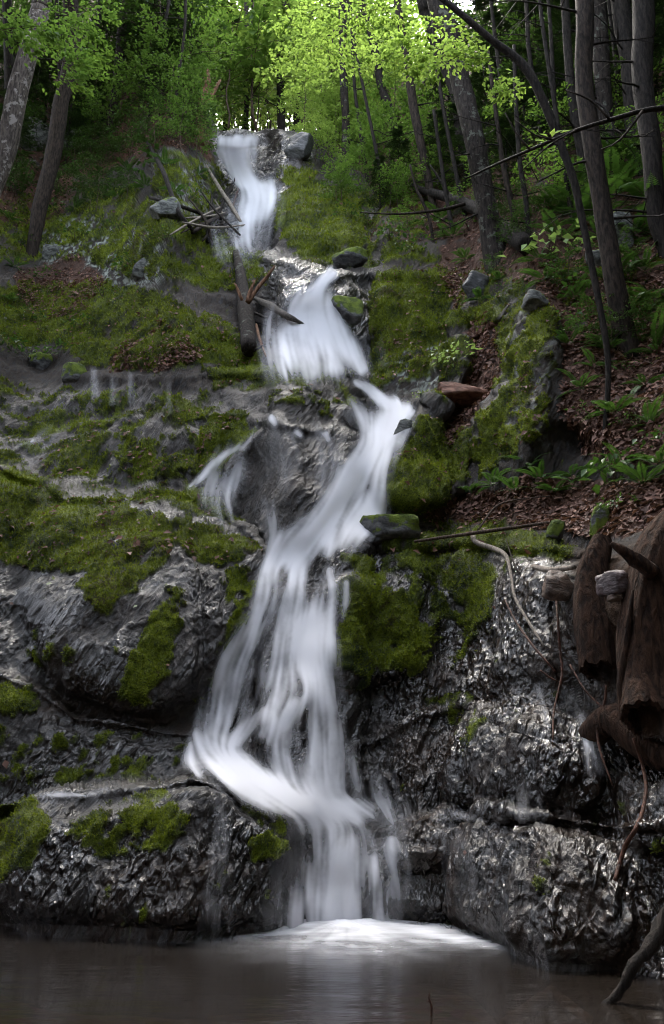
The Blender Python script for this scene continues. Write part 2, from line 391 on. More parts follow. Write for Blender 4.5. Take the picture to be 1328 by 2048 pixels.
BROWN = paint([(.9,[(840,1340),(1000,1130),(1328,1100),(1700,1200),(1700,2050),(900,1870),(850,1700),(760,1600)]),(.7,[(-300,1330),(160,1380),(430,1450),(380,1470),(100,1440),(-300,1400)]),
 (.8,[(200,1720),(540,1700),(560,1860),(180,1860)]),(.5,[(470,930),(640,950),(620,1000),(480,990)])], 22)
LICH = paint([(.9,[(90,440),(330,440),(330,580),(90,560)]),(.7,[(40,230),(170,250),(170,330),(40,330)]),(.9,[(960,440),(1020,450),(1010,520),(960,510)]),(.8,[(750,720),(880,690),(870,760),(760,780)]),(1,[(840,690),(900,680),(880,800),(840,800)]),(.35,[(1030,600),(1110,580),(1080,900),(1010,860)]),(.6,[(300,300),(430,330),(420,440),(330,440)])], 14)
BASE_N = None
def grid_normals(P):
    du = np.gradient(P, axis=1); dv = np.gradient(P, axis=0)
    n = np.cross(du, dv); n /= np.linalg.norm(n, axis=-1, keepdims=True) + 1e-9
    s = np.sign(np.sum(n * DIR, -1, keepdims=True)); return -n * s
moss_v = sample(MOSS, PX, PY); wet_v = sample(WET, PX, PY); dirt_v = sample(DIRT, PX, PY)
NRM = grid_normals(BASE)
for _ in range(10): NRM = (NRM + np.roll(NRM, 1, 0) + np.roll(NRM, -1, 0) + np.roll(NRM, 1, 1) + np.roll(NRM, -1, 1)) / 5
NRM /= np.linalg.norm(NRM, axis=-1, keepdims=True) + 1e-9
WALL = paint([(1,[(670,1360),(860,1340),(1000,1180),(1330,1120),(1800,1150),(1800,2100),(840,1880),(740,1860),(740,1640)]),(.9,[(-300,1690),(300,1640),(560,1640),(570,1880),(-300,1880)]),(.5,[(380,1130),(520,1130),(480,1300),(400,1440),(250,1420)])], 26)
wall = sample(WALL, PX, PY)
CRAG = paint([(1,[(770,1010),(770,930),(800,860),(868,720),(900,640),(1040,570),(1110,630),(1090,880),(1180,900),(1180,960),(1000,970),(900,1010)])], 10)
steep = sample(CRAG, PX, PY)
def rock_relief(P, moss, dirt, soft):
    u = np.array([0.42, 0.38, 0.82]); u /= np.linalg.norm(u)          # grain direction
    v = np.cross(u, [0, 1, 0]); v /= np.linalg.norm(v); w = np.cross(u, v)
    Q = np.stack([P @ u, P @ v, P @ w], -1).astype(np.float32)
    h = (0.12 - 0.07 * np.clip(dirt, 0, 1)) * fbm(P / 1.1, 2) + (0.05 - 0.02 * np.clip(dirt, 0, 1)) * noise3(P / 0.42)
    strata = 1 - np.abs(noise3(Q / np.array([1.3, 0.22, 0.30]))) * 2
    strata2 = 1 - np.abs(noise3(Q / np.array([0.5, 0.075, 0.10]) + 9)) * 2
    blk = noise3(Q / np.array([0.55, 0.30, 0.34]) + 31) * 3.0; cracks = np.tanh((blk - np.round(blk)) * 2.2) * 0.5
    h = h + (1 - 0.75 * soft) * (0.022 * strata + 0.010 * strata2 + 0.010 * cracks)
    warp = fbm(P / 0.9 + 60, 2)
    saw = np.mod(Q[..., 1] / 0.21 + 0.9 * warp, 1.0); saw2 = np.mod(Q[..., 2] / 0.33 + Q[..., 1] / 0.9 + 1.1 * warp + 0.4 * noise3(P / 0.3), 1.0)
    edge_ = lambda q: q - sstep(0.82, 1.0, q)
    h = h + (1 - 0.8 * soft) * (0.030 * edge_(saw) * sstep(-.3, .4, noise3(P / 0.6 + 80)) + 0.034 * edge_(saw2) * sstep(-.3, .4, noise3(P / 0.7 + 90)))
    cush = noise3(P / 0.16) * 0.026 + np.abs(noise3(P / 0.055 + 3)) * 0.022
    crinkle = noise3(Q / np.array([0.11, 0.035, 0.04]) + 5) * 0.006
    h = h + steep * (0.045 * (1 - np.abs(noise3(np.stack([P[..., 0] * 0.8 + P[..., 2] * 0.25, P[..., 1] * 0.5, P[..., 2] * 0.12], -1) / 0.16)) * 2.2) + 0.03 * noise3(P / np.array([.10, .3, .6])))
    riv = np.stack([P[..., 0] + 0.22 * P[..., 2], P[..., 1] * 0.7, P[..., 2] * 0.22], -1)
    h = h + wall * (1 - moss) * (0.017 * (1 - np.abs(noise3(riv / 0.085)) * 2.2) + 0.010 * (1 - np.abs(noise3(riv / np.array([.034, .034, .045]) + 4)) * 2.2) + 0.003 * noise3(P / 0.028))
    return h + moss * cush + (1 - moss) * crinkle + dirt * 0.02 * noise3(P / 0.09)
soft = np.clip(dirt_v + 0.5 * moss_v, 0, 1)
_u = np.array([0.42, 0.38, 0.82]); _u /= np.linalg.norm(_u); _v = np.cross(_u, [0, 1, 0]); _v /= np.linalg.norm(_v); _w = np.cross(_u, _v)
_q = np.stack([BASE @ _u * 0.3, BASE @ _v, BASE @ _w], -1).astype(np.float32)
moss_f = sstep(-0.05, 0.10, moss_v - 0.5 + 0.36 * fbm(BASE / 0.45, 4, gain=.6) + 0.21 * fbm(BASE / 0.11, 3, gain=.65) + 0.24 * fbm(_q / 0.16, 3, gain=.6) + 0.04)
HGT = 0.022 * moss_f + rock_relief(BASE, moss_f, np.clip(dirt_v, 0, 1), soft)
fade = sstep(0, 0.02, ts)[:, None] * 0.9 + 0.1
GROUND = BASE + NRM * (HGT * fade)[..., None]

# depth of the finished ground, looked up by photograph pixel
def project(P):
    q = np.asarray(P, float) - CAM
    fy = q[..., 1] * math.cos(PITCH) + q[..., 2] * math.sin(PITCH); uz = -q[..., 1] * math.sin(PITCH) + q[..., 2] * math.cos(PITCH)
    return W / 2 + F * q[..., 0] / fy, H / 2 - F * uz / fy
RG = np.linalg.norm(GROUND - CAM, axis=-1)
DMAP = np.full((CH, CW), 1e9)
qx, qy = project(GROUND)
ii = np.clip(((qy - CY0) / CS).astype(int), 0, CH - 1); jj = np.clip(((qx - CX0) / CS).astype(int), 0, CW - 1)
np.minimum.at(DMAP, (ii.ravel(), jj.ravel()), RG.ravel())
for _ in range(60):
    bad = DMAP > 1e8
    if not bad.any(): break
    p = np.pad(DMAP, 1, mode='edge'); nb = np.minimum(np.minimum(p[:-2, 1:-1], p[2:, 1:-1]), np.minimum(p[1:-1, :-2], p[1:-1, 2:]))
    DMAP = np.where(bad, nb, DMAP)
DMAP[DMAP > 1e8] = 45.0
def dist_at(px, py): return sample(DMAP, px, py)
def at(px, py, off=0.0):
    """point of the ground seen at a photograph pixel, off metres nearer to the camera"""
    return CAM + ray(px, py) * (dist_at(px, py) - off)[..., None] if np.ndim(px) else CAM + ray(px, py) * (float(dist_at(px, py)) - off)
def at_depth(px, py, Y):
    d = ray(px, py); return CAM + d * (Y / d[..., 1])[..., None] if np.ndim(px) else CAM + d * (Y / d[1])

# rows under water in front, rows of the plateau behind the crest
front = []
for dy, z in ((-0.05, -0.12), (-0.10, -0.30), (-0.15, -0.62)):
    p = GROUND[0].copy(); p[:, 1] += dy; p[:, 2] = z; front.append(p)
back = []
for dy, sl in ((0.8, .25), (2.5, .22), (6, .25), (14, .30), (30, .35)):
    p = GROUND[-1].copy(); p[:, 1] += dy; p[:, 0] *= 1 + dy / 40; p[:, 2] += dy * sl + 0.25 * noise3(p / 2.0); back.append(p)
ALL = np.concatenate([np.array(front[::-1]), GROUND, np.array(back)], 0)
NF, NBK = len(front), len(back)
def padv(a, lo=None, hi=None):
    return np.concatenate([np.repeat(a[:1], NF, 0), a, np.repeat(a[-1:], NBK, 0)], 0)
A_wet = padv(wet_v) * np.clip(0.86 + 0.32 * fbm(ALL / 0.55 + 33, 3), 0.3, 1.0)
G_Q = np.stack([ALL @ _u * 0.3, ALL @ _v, ALL @ _w], -1).astype(np.float32)
A_moss = padv(moss_f)
A_dirt = padv(dirt_v); A_dirt[-NBK:] = 0.8
A_dirt = sstep(-0.06, 0.10, A_dirt - 0.5 + 0.34 * fbm(ALL / 0.5 + 40, 4, gain=.62))
A_moss[:NF] = 0
A_brown = padv(sample(BROWN, PX, PY)) * sstep(-0.45, 0.15, fbm(G_Q / 0.3 + 7, 3, gain=.6))
A_lich = padv(sample(LICH, PX, PY)) * sstep(0.10, 0.22, fbm(ALL / 0.13 + 70, 4, gain=.65))
A_tone = np.clip(0.5 + 0.38 * fbm(ALL / 0.9 + 20, 3) + 0.30 * fbm(ALL / 0.10 + 25, 3, gain=.7), 0, 1)
A_tint = np.clip(0.42 + 0.50 * fbm(ALL / 0.5 + 50, 3, gain=.65) + 0.34 * fbm(ALL / 0.07 + 55, 2), 0, 1)
nr, nc = ALL.shape[:2]
idx = np.arange(nr * nc).reshape(nr, nc)
quads = np.stack([idx[:-1, :-1], idx[:-1, 1:], idx[1:, 1:], idx[1:, :-1]], -1).reshape(-1, 4)
cpx = padv(PX); cpy = padv(PY)
fpx = (cpx[:-1, :-1] + cpx[1:, 1:]).ravel() / 2; fpy = (cpy[:-1, :-1] + cpy[1:, 1:]).ravel() / 2
# the bedrock and the slopes as pieces of the setting that the photograph lets one tell apart
REG = np.zeros(len(quads), int)
REGIONS = [
 ('hillside_left', 'dark fern-grown forest hillside rising on the left of the falls', [(-600,-600),(425,-600),(425,262),(450,330),(440,380),(330,420),(200,370),(140,470),(60,560),(-600,600)]),
 ('hillside_right', 'leaf-strewn forest hillside rising on the right of the falls', [(640,-600),(1900,-600),(1900,1060),(1150,1070),(1060,960),(1105,640),(1060,575),(960,570),(900,560),(740,520),(700,400),(660,300)]),
 ('rock_bank_left', 'mossy leaf-littered bank left of the broken log', [(-600,600),(60,560),(140,470),(200,370),(330,420),(440,500),(540,520),(550,600),(545,725),(430,750),(180,752),(-600,770)]),
 ('rock_outcrop_right', 'craggy mossy outcrop with a leaf-filled gully right of the stream', [(770,1015),(770,930),(800,860),(845,815),(868,730),(885,690),(960,570),(1060,575),(1105,640),(1060,960),(1000,1000),(830,1030)]),
 ('rock_slab_upper', 'mossy streaked slab beside the uppermost fall', [(425,262),(660,262),(700,400),(740,520),(640,545),(540,512),(440,500),(440,380),(450,330)]),
 ('rock_ledges_middle', 'grey wet rounded ledges in the middle of the cascade', [(-600,770),(180,752),(430,750),(545,725),(550,600),(540,512),(640,545),(740,520),(900,560),(885,690),(868,730),(845,815),(800,860),(770,930),(770,1015),(720,1090),(600,1110),(535,1098),(450,1022),(380,986),(130,985),(0,930),(-600,935)]),
 ('rock_slab_left', 'big mossy wet slab left of the main fall', [(-600,935),(0,930),(130,985),(380,986),(450,1022),(535,1098),(560,1130),(480,1300),(400,1455),(260,1440),(80,1372),(-600,1330)]),
 ('rock_wall_right', 'black glinting wet rock wall right of the main fall', [(720,1090),(830,1030),(1060,960),(1150,1070),(1900,1060),(1900,1640),(1130,1630),(880,1625),(740,1640),(670,1400),(690,1180)]),
 ('rock_ledge_lower_right', 'low wet ledge at the pool right of the lowest fall', [(740,1640),(880,1625),(1130,1630),(1900,1640),(1900,2400),(740,2400)]),
 ('rock_ledge_lower_left', 'rounded dark wet boulder ledge at the pool left of the lowest fall', [(-600,1600),(100,1592),(330,1556),(390,1551),(450,1572),(530,1612),(585,1680),(560,1850),(560,2400),(-600,2400)]),
]
for k, (_, _, pts) in enumerate(REGIONS):
    m = np.zeros(len(quads), bool); n = len(pts)
    for q in range(n):
        x0, y0 = pts[q]; x1, y1 = pts[(q + 1) % n]
        if y0 == y1: continue
        m ^= ((y0 > fpy) != (y1 > fpy)) & (fpx < (x1 - x0) * (fpy - y0) / (y1 - y0) + x0)
    REG[m & (REG == 0)] = k + 1
AV = ALL.reshape(-1, 3); attrs = dict(tone=A_tone.ravel(), tint=A_tint.ravel(), moss=A_moss.ravel(), wet=A_wet.ravel(), dirt=A_dirt.ravel(), brown=A_brown.ravel(), lichen=A_lich.ravel())
gn = np.gradient(ALL, axis=1); gm = np.gradient(ALL, axis=0); VN = np.cross(gn, gm); VN /= np.linalg.norm(VN, axis=-1, keepdims=True) + 1e-9
VN = VN.reshape(-1, 3)
for k in range(len(REGIONS) + 1):
    fsel = quads[REG == k]
    if not len(fsel): continue
    used, inv = np.unique(fsel.ravel(), return_inverse=True)
    nm, lb = ('stream_bed', 'wet rock bed under the white water of the main fall') if k == 0 else REGIONS[k - 1][:2]
    me = mesh_from(nm, AV[used], inv.reshape(-1, 4), attrs={a: v[used] for a, v in attrs.items()})
    me.normals_split_custom_set_from_vertices(VN[used])
    o = link(nm, me, MAT_TERRAIN); tag(o, lb, None, None, 'structure')
for nm_, (x, y) in dict(shore=(650,1840), wall=(800,1300), crest=(800,1090), slab=(250,1100), bank=(300,650), B=(640,740), b2=(620,560), outc=(900,900), rh=(1250,680), rh2=(1250,300), lh=(70,480), lh2=(100,100), upper=(640,450), t2=(510,400), t1=(480,270)).items():
    p = at(x, y); print('DEPTH', nm_, np.round(p, 2))
# ------------------------------------------------------------------ pool
def mat_pool():
    b = NB('pool_water')
    P = b.coord('Object')
    n = b.bump(b.noise(b.mapping(P, scale=(1.2, 3.2, 1)), 1.6, 4, 0.55), 0.25, 0.05)
    fr = b.node('ShaderNodeFresnel'); b.put(fr, 'IOR', 1.33); b.put(fr, 'Normal', n)
    gl = b.node('ShaderNodeBsdfGlossy'); b.put(gl, 'Roughness', 0.16); b.put(gl, 'Normal', n); b.put(gl, 'Color', C(0.9, 0.9, 0.95))
    tr = b.node('ShaderNodeBsdfTransparent'); b.put(tr, 'Color', C(0.27, 0.19, 0.12))
    body = b.node('ShaderNodeBsdfDiffuse'); b.put(body, 'Color', C(0.016, 0.0105, 0.006))
    base = b.mixs(0.45, tr.outputs[0], body.outputs[0])
    return b.done(b.mixs(fr.outputs[0], base, gl.outputs[0]))
def mat_bed():
    b = NB('pool_gravel')
    P = b.coord('Object')
    c = b.mix(b.mapr(b.noise(P, 1.3, 5, 0.6), 0.35, 0.65), C(0.10, 0.065, 0.04), C(0.26, 0.18, 0.115))
    v = b.voro(P, 9.0, 'F1', 'Color')
    c = b.mix(0.35, c, b.mix(0.7, v, C(0.16, 0.11, 0.07)))
    return b.done(b.bsdf(Base_Color=c, Roughness=0.8, Normal=b.bump(b.voro(P, 9.0), 0.6, 0.05)))
xs = np.linspace(-9, 9, 120); ys = np.linspace(-6, 9.5, 100)
gx, gy = np.meshgrid(xs, ys)
pz = np.stack([gx, gy, -0.42 + 0.10 * noise3(np.stack([gx, gy, 0 * gx], -1) / 0.9)], -1)
pi_ = np.arange(pz.shape[0] * pz.shape[1]).reshape(pz.shape[:2])
pq = np.stack([pi_[:-1, :-1], pi_[:-1, 1:], pi_[1:, 1:], pi_[1:, :-1]], -1).reshape(-1, 4)
tag(link('pool_bed', mesh_from('pool_bed', pz.reshape(-1, 3), pq), mat_bed()), 'brown gravel bed under the pool', None, None, 'structure')
wz = np.stack([gx, gy, 0.004 * noise3(np.stack([gx * .7, gy * 1.6, 0 * gx], -1))], -1)
tag(link('pool_water', mesh_from('pool_water', wz.reshape(-1, 3), pq), mat_pool()), 'smooth brown pool of water at the foot of the falls', None, None, 'structure')

# unseen forest floor: banks beside the pool, rear slope added to block low sky
gx2, gy2 = np.meshgrid(np.linspace(-90, 90, 91), np.concatenate([np.linspace(-90, -12, 30), np.linspace(-11, 18.0, 59)]))
bank = np.maximum(np.abs(gx2) - 3.6 - np.maximum(gy2 - 6, 0) * .25, 0) * 0.75; bank = 14 * np.tanh(bank / 14)
rear = np.maximum(-gy2 - 4.0, 0) * 0.5; rear = 12 * np.tanh(rear / 12)
gz2 = -0.9 + np.maximum(bank, rear) + 0.6 * sstep(0, 2, np.maximum(bank, rear)) + 0.35 * noise3(np.stack([gx2 / 3, gy2 / 3, 0 * gx2], -1))
gi2 = np.arange(gx2.size).reshape(gx2.shape); gq2 = np.stack([gi2[:-1, :-1], gi2[:-1, 1:], gi2[1:, 1:], gi2[1:, :-1]], -1).reshape(-1, 4)
n2 = gx2.size
tag(link('ground', mesh_from('ground', np.stack([gx2, gy2, gz2], -1).reshape(-1, 3), gq2, attrs=dict(tone=np.clip(.5 + .5 * noise3(np.stack([gx2, gy2, gz2], -1).reshape(-1, 3)), 0, 1), tint=np.full(n2, .4), moss=np.zeros(n2), wet=np.zeros(n2), dirt=np.ones(n2), brown=np.zeros(n2), lichen=np.zeros(n2))), MAT_TERRAIN), 'unseen brown forest floor round the pool, raised behind to block the sky', None, None, 'structure')

# ------------------------------------------------------------------ falling water
def mat_fall():
    b = NB('silky_white_water')
    a = b.attr('veil')
    df = b.node('ShaderNodeBsdfDiffuse'); b.put(df, 'Color', C(0.84, 0.84, 0.88))
    tl = b.node('ShaderNodeBsdfTranslucent'); b.put(tl, 'Color', C(0.84, 0.84, 0.88))
    tr = b.node('ShaderNodeBsdfTransparent')
    return b.done(b.mixs(a, tr.outputs[0], b.mixs(0.3, df.outputs[0], tl.outputs[0])))
MAT_FALL = mat_fall()
def catmull(pts, n):
    p = np.array(pts, float); d = np.concatenate([[0], np.cumsum(np.hypot(*(p[1:, :2] - p[:-1, :2]).T))])
    t = np.linspace(0, d[-1], n); out = np.empty((n, p.shape[1]))
    m = np.gradient(p, d, axis=0) if len(p) > 2 else np.repeat(((p[1] - p[0]) / (d[1] - d[0]))[None], 2, 0)
    k = np.clip(np.searchsorted(d, t, side='right') - 1, 0, len(p) - 2)
    h = d[k + 1] - d[k]; s = ((t - d[k]) / h)[:, None]; hh = h[:, None]
    return (2*s**3-3*s**2+1)*p[k] + (s**3-2*s**2+s)*hh*m[k] + (-2*s**3+3*s**2)*p[k+1] + (s**3-s**2)*hh*m[k+1]
# soft strokes of water laid over the rock: each waterfall is a list of paths of (x, y, width, density)
WX0, WY0, WS_ = 0.0, 240.0, 2.0
WW, WH = 664, 815
_wx, _wy = np.meshgrid(WX0 + WS_ * np.arange(WW), WY0 + WS_ * np.arange(WH))
W_D = np.zeros((WH, WW), np.float32); W_ID = np.full((WH, WW), -1); W_BEST = np.zeros((WH, WW), np.float32)
W_F = np.zeros((WH, WW, 2), np.float32); FALLS = []
def waterfall(label, base_px, sheets, **kw):
    global W_D, W_F
    k = len(FALLS); FALLS.append((label, base_px))
    for s in sheets:
        if isinstance(s, tuple): s = s[0]
        L = sum(math.hypot(s[q+1][0]-s[q][0], s[q+1][1]-s[q][1]) for q in range(len(s)-1))
        c = catmull(s, max(6, int(L / 5))); c[:, 3] *= np.where(c[:, 1] < 760, .82, 1.0); tg = unit_(np.gradient(c[:, :2], axis=0))
        g = np.zeros((WH, WW), np.float32); fl = np.zeros((WH, WW, 2), np.float32)
        for (x, y, wd, dn), t_ in zip(c, tg):
            hw = max(wd, 3) * 0.50 + 1.5; R_ = hw * 1.5
            i0, i1 = max(0, int((y - R_ - WY0) / WS_)), min(WH, int((y + R_ - WY0) / WS_) + 2); j0, j1 = max(0, int((x - R_ - WX0) / WS_)), min(WW, int((x + R_ - WX0) / WS_) + 2)
            if i1 <= i0 or j1 <= j0: continue
            dx, dy = _wx[i0:i1, j0:j1] - x, _wy[i0:i1, j0:j1] - y
            ln = dx * t_[0] + dy * t_[1]; cr = -dx * t_[1] + dy * t_[0]
            v = np.clip(dn, 0, 1) * np.exp(-np.abs(cr / hw) ** 3.0) * np.exp(-(ln / min(hw * .7, 26)) ** 2)
            sl = g[i0:i1, j0:j1]; m = v > sl
            fl[i0:i1, j0:j1][m] = t_ * 1.0 + np.array([0, .15]); g[i0:i1, j0:j1] = np.maximum(sl, v)
        W_F += fl * g[..., None]
        up_ = g > W_BEST; W_ID[up_] = k; W_BEST[up_] = g[up_]
        W_D = np.maximum(W_D, g) * 0.6 + (1 - (1 - W_D) * (1 - g)) * 0.4
def unit_(v): return v / (np.linalg.norm(v, axis=-1, keepdims=True) + 1e-6)
waterfall('topmost white fall dropping between the trees', (500, 376), [
 [(478,272,52,1),(472,292,56,1),(474,320,48,1),(486,350,42,1),(508,372,34,1),(524,378,26,.6)],
 [(455,268,40,.8),(458,300,40,.8),(478,345,36,.6),(490,365,30,.4)],
 [(505,262,40,.5),(503,300,30,.5),(500,340,40,.4)]], level=0.8, lift=0.12, puff=0.12)
waterfall('second white fall from the top, spreading over wet slab', (510, 440), [
 [(516,376,60,1),(516,400,76,1),(508,425,88,.95),(500,450,90,.5),(490,480,90,.2)],
 [(545,380,40,.5),(540,410,40,.5),(525,440,40,.3)],
 ([(470,450,90,.3),(480,475,100,.35),(500,500,80,.2)])], level=0.9, lift=0.10, puff=0.10)
waterfall('fan-shaped fall beside the broken log', (640, 740), [
 [(664,545,22,.8),(650,556,22,.95),(634,578,34,1),(622,605,60,1),(620,630,90,1),(628,655,110,.95),(638,690,150,.85),(642,715,175,.8),(645,735,180,.7)],
 ([(610,600,60,.4),(585,620,90,.5),(575,650,100,.5),(580,690,110,.55),(590,715,110,.5),(600,728,100,.4)], dict(lift=.03)),
 [(640,600,50,.6),(655,640,60,.8),(680,680,70,.9),(702,712,50,.8),(722,740,30,.6)],
 [(565,640,60,.25),(560,680,60,.4),(570,715,70,.4)]], level=0.85, lift=0.08, puff=0.10)
waterfall('narrow zigzag fall between the grey dome rock and the mossy outcrop', (700, 1000), [
 [(712,764,16,.7),(728,772,16,.9),(746,786,20,.95),(770,805,30,.9),(800,822,40,.9)],
 [(700,805,30,.2),(715,825,40,.4),(735,848,40,.5),(760,870,50,.7)],
 [(818,820,26,.8),(795,832,56,.95),(772,855,72,.95),(755,885,62,.9),(735,915,52,.95),(712,945,56,1),(690,980,50,1),(668,1015,50,1),(640,1050,56,1),(605,1085,64,1),(570,1108,70,.9)],
 [(780,880,50,.7),(768,920,40,.8),(760,955,36,.7),(756,985,36,.9),(748,1010,54,1),(726,1040,66,1),(705,1065,60,.9),(690,1090,40,.6)],
 [(665,1060,30,.7),(658,1085,34,.8),(652,1105,30,.5)]], level=0.25, lift=0.07, puff=0.06)
waterfall('widest main fall, milky veil above the lowest ledge', (560, 1550), [
 [(562,1104,46,.8),(545,1130,40,.75),(538,1165,44,.6),(530,1200,50,.45),(515,1240,56,.55),(495,1285,64,.6),(470,1335,76,.6),(455,1390,80,.55),(445,1440,84,.55),(435,1470,80,.5)],
 [(600,1092,46,.95),(595,1125,36,.9),(592,1160,34,.85),(588,1200,44,.6),(578,1240,50,.5),(565,1290,64,.5),(550,1340,80,.5),(535,1390,90,.5),(520,1430,90,.5)],
 [(640,1150,20,.3),(636,1190,24,.5),(628,1225,40,.75),(620,1260,74,.95),(618,1300,84,.95),(622,1335,84,.85),(632,1370,78,.75),(642,1420,72,.7),(648,1480,74,.65),(650,1540,76,.7),(652,1600,74,.8)],
 [(662,1140,22,.35),(668,1180,24,.55),(664,1215,26,.5),(658,1260,36,.6),(656,1320,40,.6),(658,1400,40,.5)],
 [(692,1165,12,.45),(690,1200,15,.5),(682,1235,14,.35)],
 [(632,1378,14,.7),(610,1400,30,.75),(585,1425,40,.7),(560,1450,40,.7),(535,1475,40,.6)], [(640,1385,16,.6),(660,1430,40,.55),(668,1490,40,.5),(672,1560,36,.5)],
 [(528,1418,14,.7),(508,1440,26,.75),(485,1462,34,.75),(455,1485,40,.7)], [(532,1425,16,.5),(550,1460,40,.5),(565,1510,60,.45),(580,1560,70,.5)],
 [(610,1420,50,.35),(605,1470,80,.38),(605,1530,90,.4),(615,1585,90,.55)],
 ([(392,1470,26,.4),(412,1492,46,.65),(436,1514,66,.85),(470,1540,76,.95),(520,1572,70,.95),(575,1600,56,.95),(640,1616,44,.95),(700,1622,30,.8)], {}),
 [(385,1490,20,.3),(380,1520,30,.4),(400,1545,30,.35)],
 [(700,1490,20,.2),(702,1530,26,.3),(714,1580,30,.25)]], level=0.8)
waterfall('lowest white fall pouring into the pool', (680, 1840), [
 ([(520,1585,40,.6),(570,1600,46,1),(630,1612,60,1),(690,1620,56,1),(740,1625,36,.6)], dict(level=0.0, lift=.14)),
 [(650,1622,120,.85),(652,1645,110,.7),(650,1675,90,.5),(645,1720,90,.45),(638,1770,110,.45),(635,1846,130,.6)],
 ([(696,1660,30,.4),(692,1690,56,.75),(686,1715,76,.9),(682,1760,84,.88),(682,1846,90,.95)], dict(lift=.12, edge=.2)),
 [(600,1770,40,.2),(600,1800,60,.4),(600,1846,70,.6)], [(655,1650,150,.2),(665,1720,210,.24),(670,1780,240,.26),(672,1846,260,.34)],
 [(745,1715,20,.4),(748,1740,30,.5),(750,1800,40,.4),(752,1846,44,.5)],
 [(782,1680,22,.6),(786,1700,40,.6),(795,1740,50,.3),(800,1790,50,.2)],
 [(720,1640,60,.2),(760,1680,60,.18)]], level=0.9, lift=0.06, puff=0.06)
waterfall('thin side fall left of the grey dome rock', (400, 975), [
 [(520,842,10,.15),(505,868,14,.3),(480,893,16,.7),(455,908,12,.75),(425,930,12,.6),(400,955,12,.65),(378,975,10,.5)],
 ([(470,900,40,.3),(455,940,70,.35),(440,990,80,.3),(450,1040,60,.15)], dict(level=.9))], level=0.0, lift=0.05, puff=0.03)
for lb_, pts in (('first', [(188,740,14,.16),(190,790,16,.14)]), ('second', [(228,755,16,.14),(228,805,20,.2)]), ('third', [(262,748,10,.2),(262,805,12,.18)]), ('fourth', [(338,755,8,.14),(338,825,9,.2)])):
    waterfall('faint thin trickle over the short ledge under the mossy bank, ' + lb_ + ' from the left', (int(pts[1][0]), int(pts[1][1])), [pts])
waterfall('short white trickle over the grey rock by the left edge', (30, 900), [
 ([(66,880,4,.6),(40,890,5,.7),(10,905,5,.3)], dict(level=0)), ([(120,860,30,.10),(80,890,50,.14),(60,930,50,.10)], dict(level=.6))], lift=0.04, puff=0.02)
waterfall('translucent veil over the rounded boulder left of the lowest fall', (440, 1800), [
 [(430,1590,20,.12),(440,1640,26,.2),(438,1700,36,.2),(430,1770,50,.15),(430,1845,60,.2)]])
waterfall('short white ripple in the hollow behind the rounded boulder ledge', (140, 1592), [[(60,1594,10,.2),(120,1590,9,.5),(180,1588,7,.35),(215,1578,6,.3)]])
waterfall('grey veil over the dark ledge right of the lowest fall', (900, 1800), [
 [(880,1640,40,.10),(900,1680,60,.13),(920,1740,70,.12),(925,1800,80,.10)],
 ([(870,1632,20,.15),(930,1632,16,.2),(1000,1640,12,.15)], dict(level=0)),
 [(1080,1370,20,.2),(1098,1410,26,.35),(1105,1470,34,.25)], [(1160,1430,20,.2),(1178,1480,28,.35),(1190,1540,34,.2)],
 [(760,1560,60,.2),(775,1610,80,.25),(800,1660,80,.15)], [(1040,1560,50,.12),(1050,1620,60,.15)]], level=0.9, lift=0.03, puff=0.02)
waterfall('thin film sliding over the grey dome rock', (600, 1000), [
 [(560,850,60,.15),(570,900,80,.2),(580,960,90,.12)], [(650,860,60,.15),(660,920,80,.2),(650,980,60,.15)], [(535,1000,24,.2),(545,1060,30,.45),(550,1100,40,.6)],
 ([(545,836,14,.8),(552,846,12,.6)], {}), ([(592,864,10,.7),(600,872,10,.5)], {}), ([(650,866,10,.8),(656,880,10,.5)], {})], level=0.9, lift=0.03, puff=0.02)


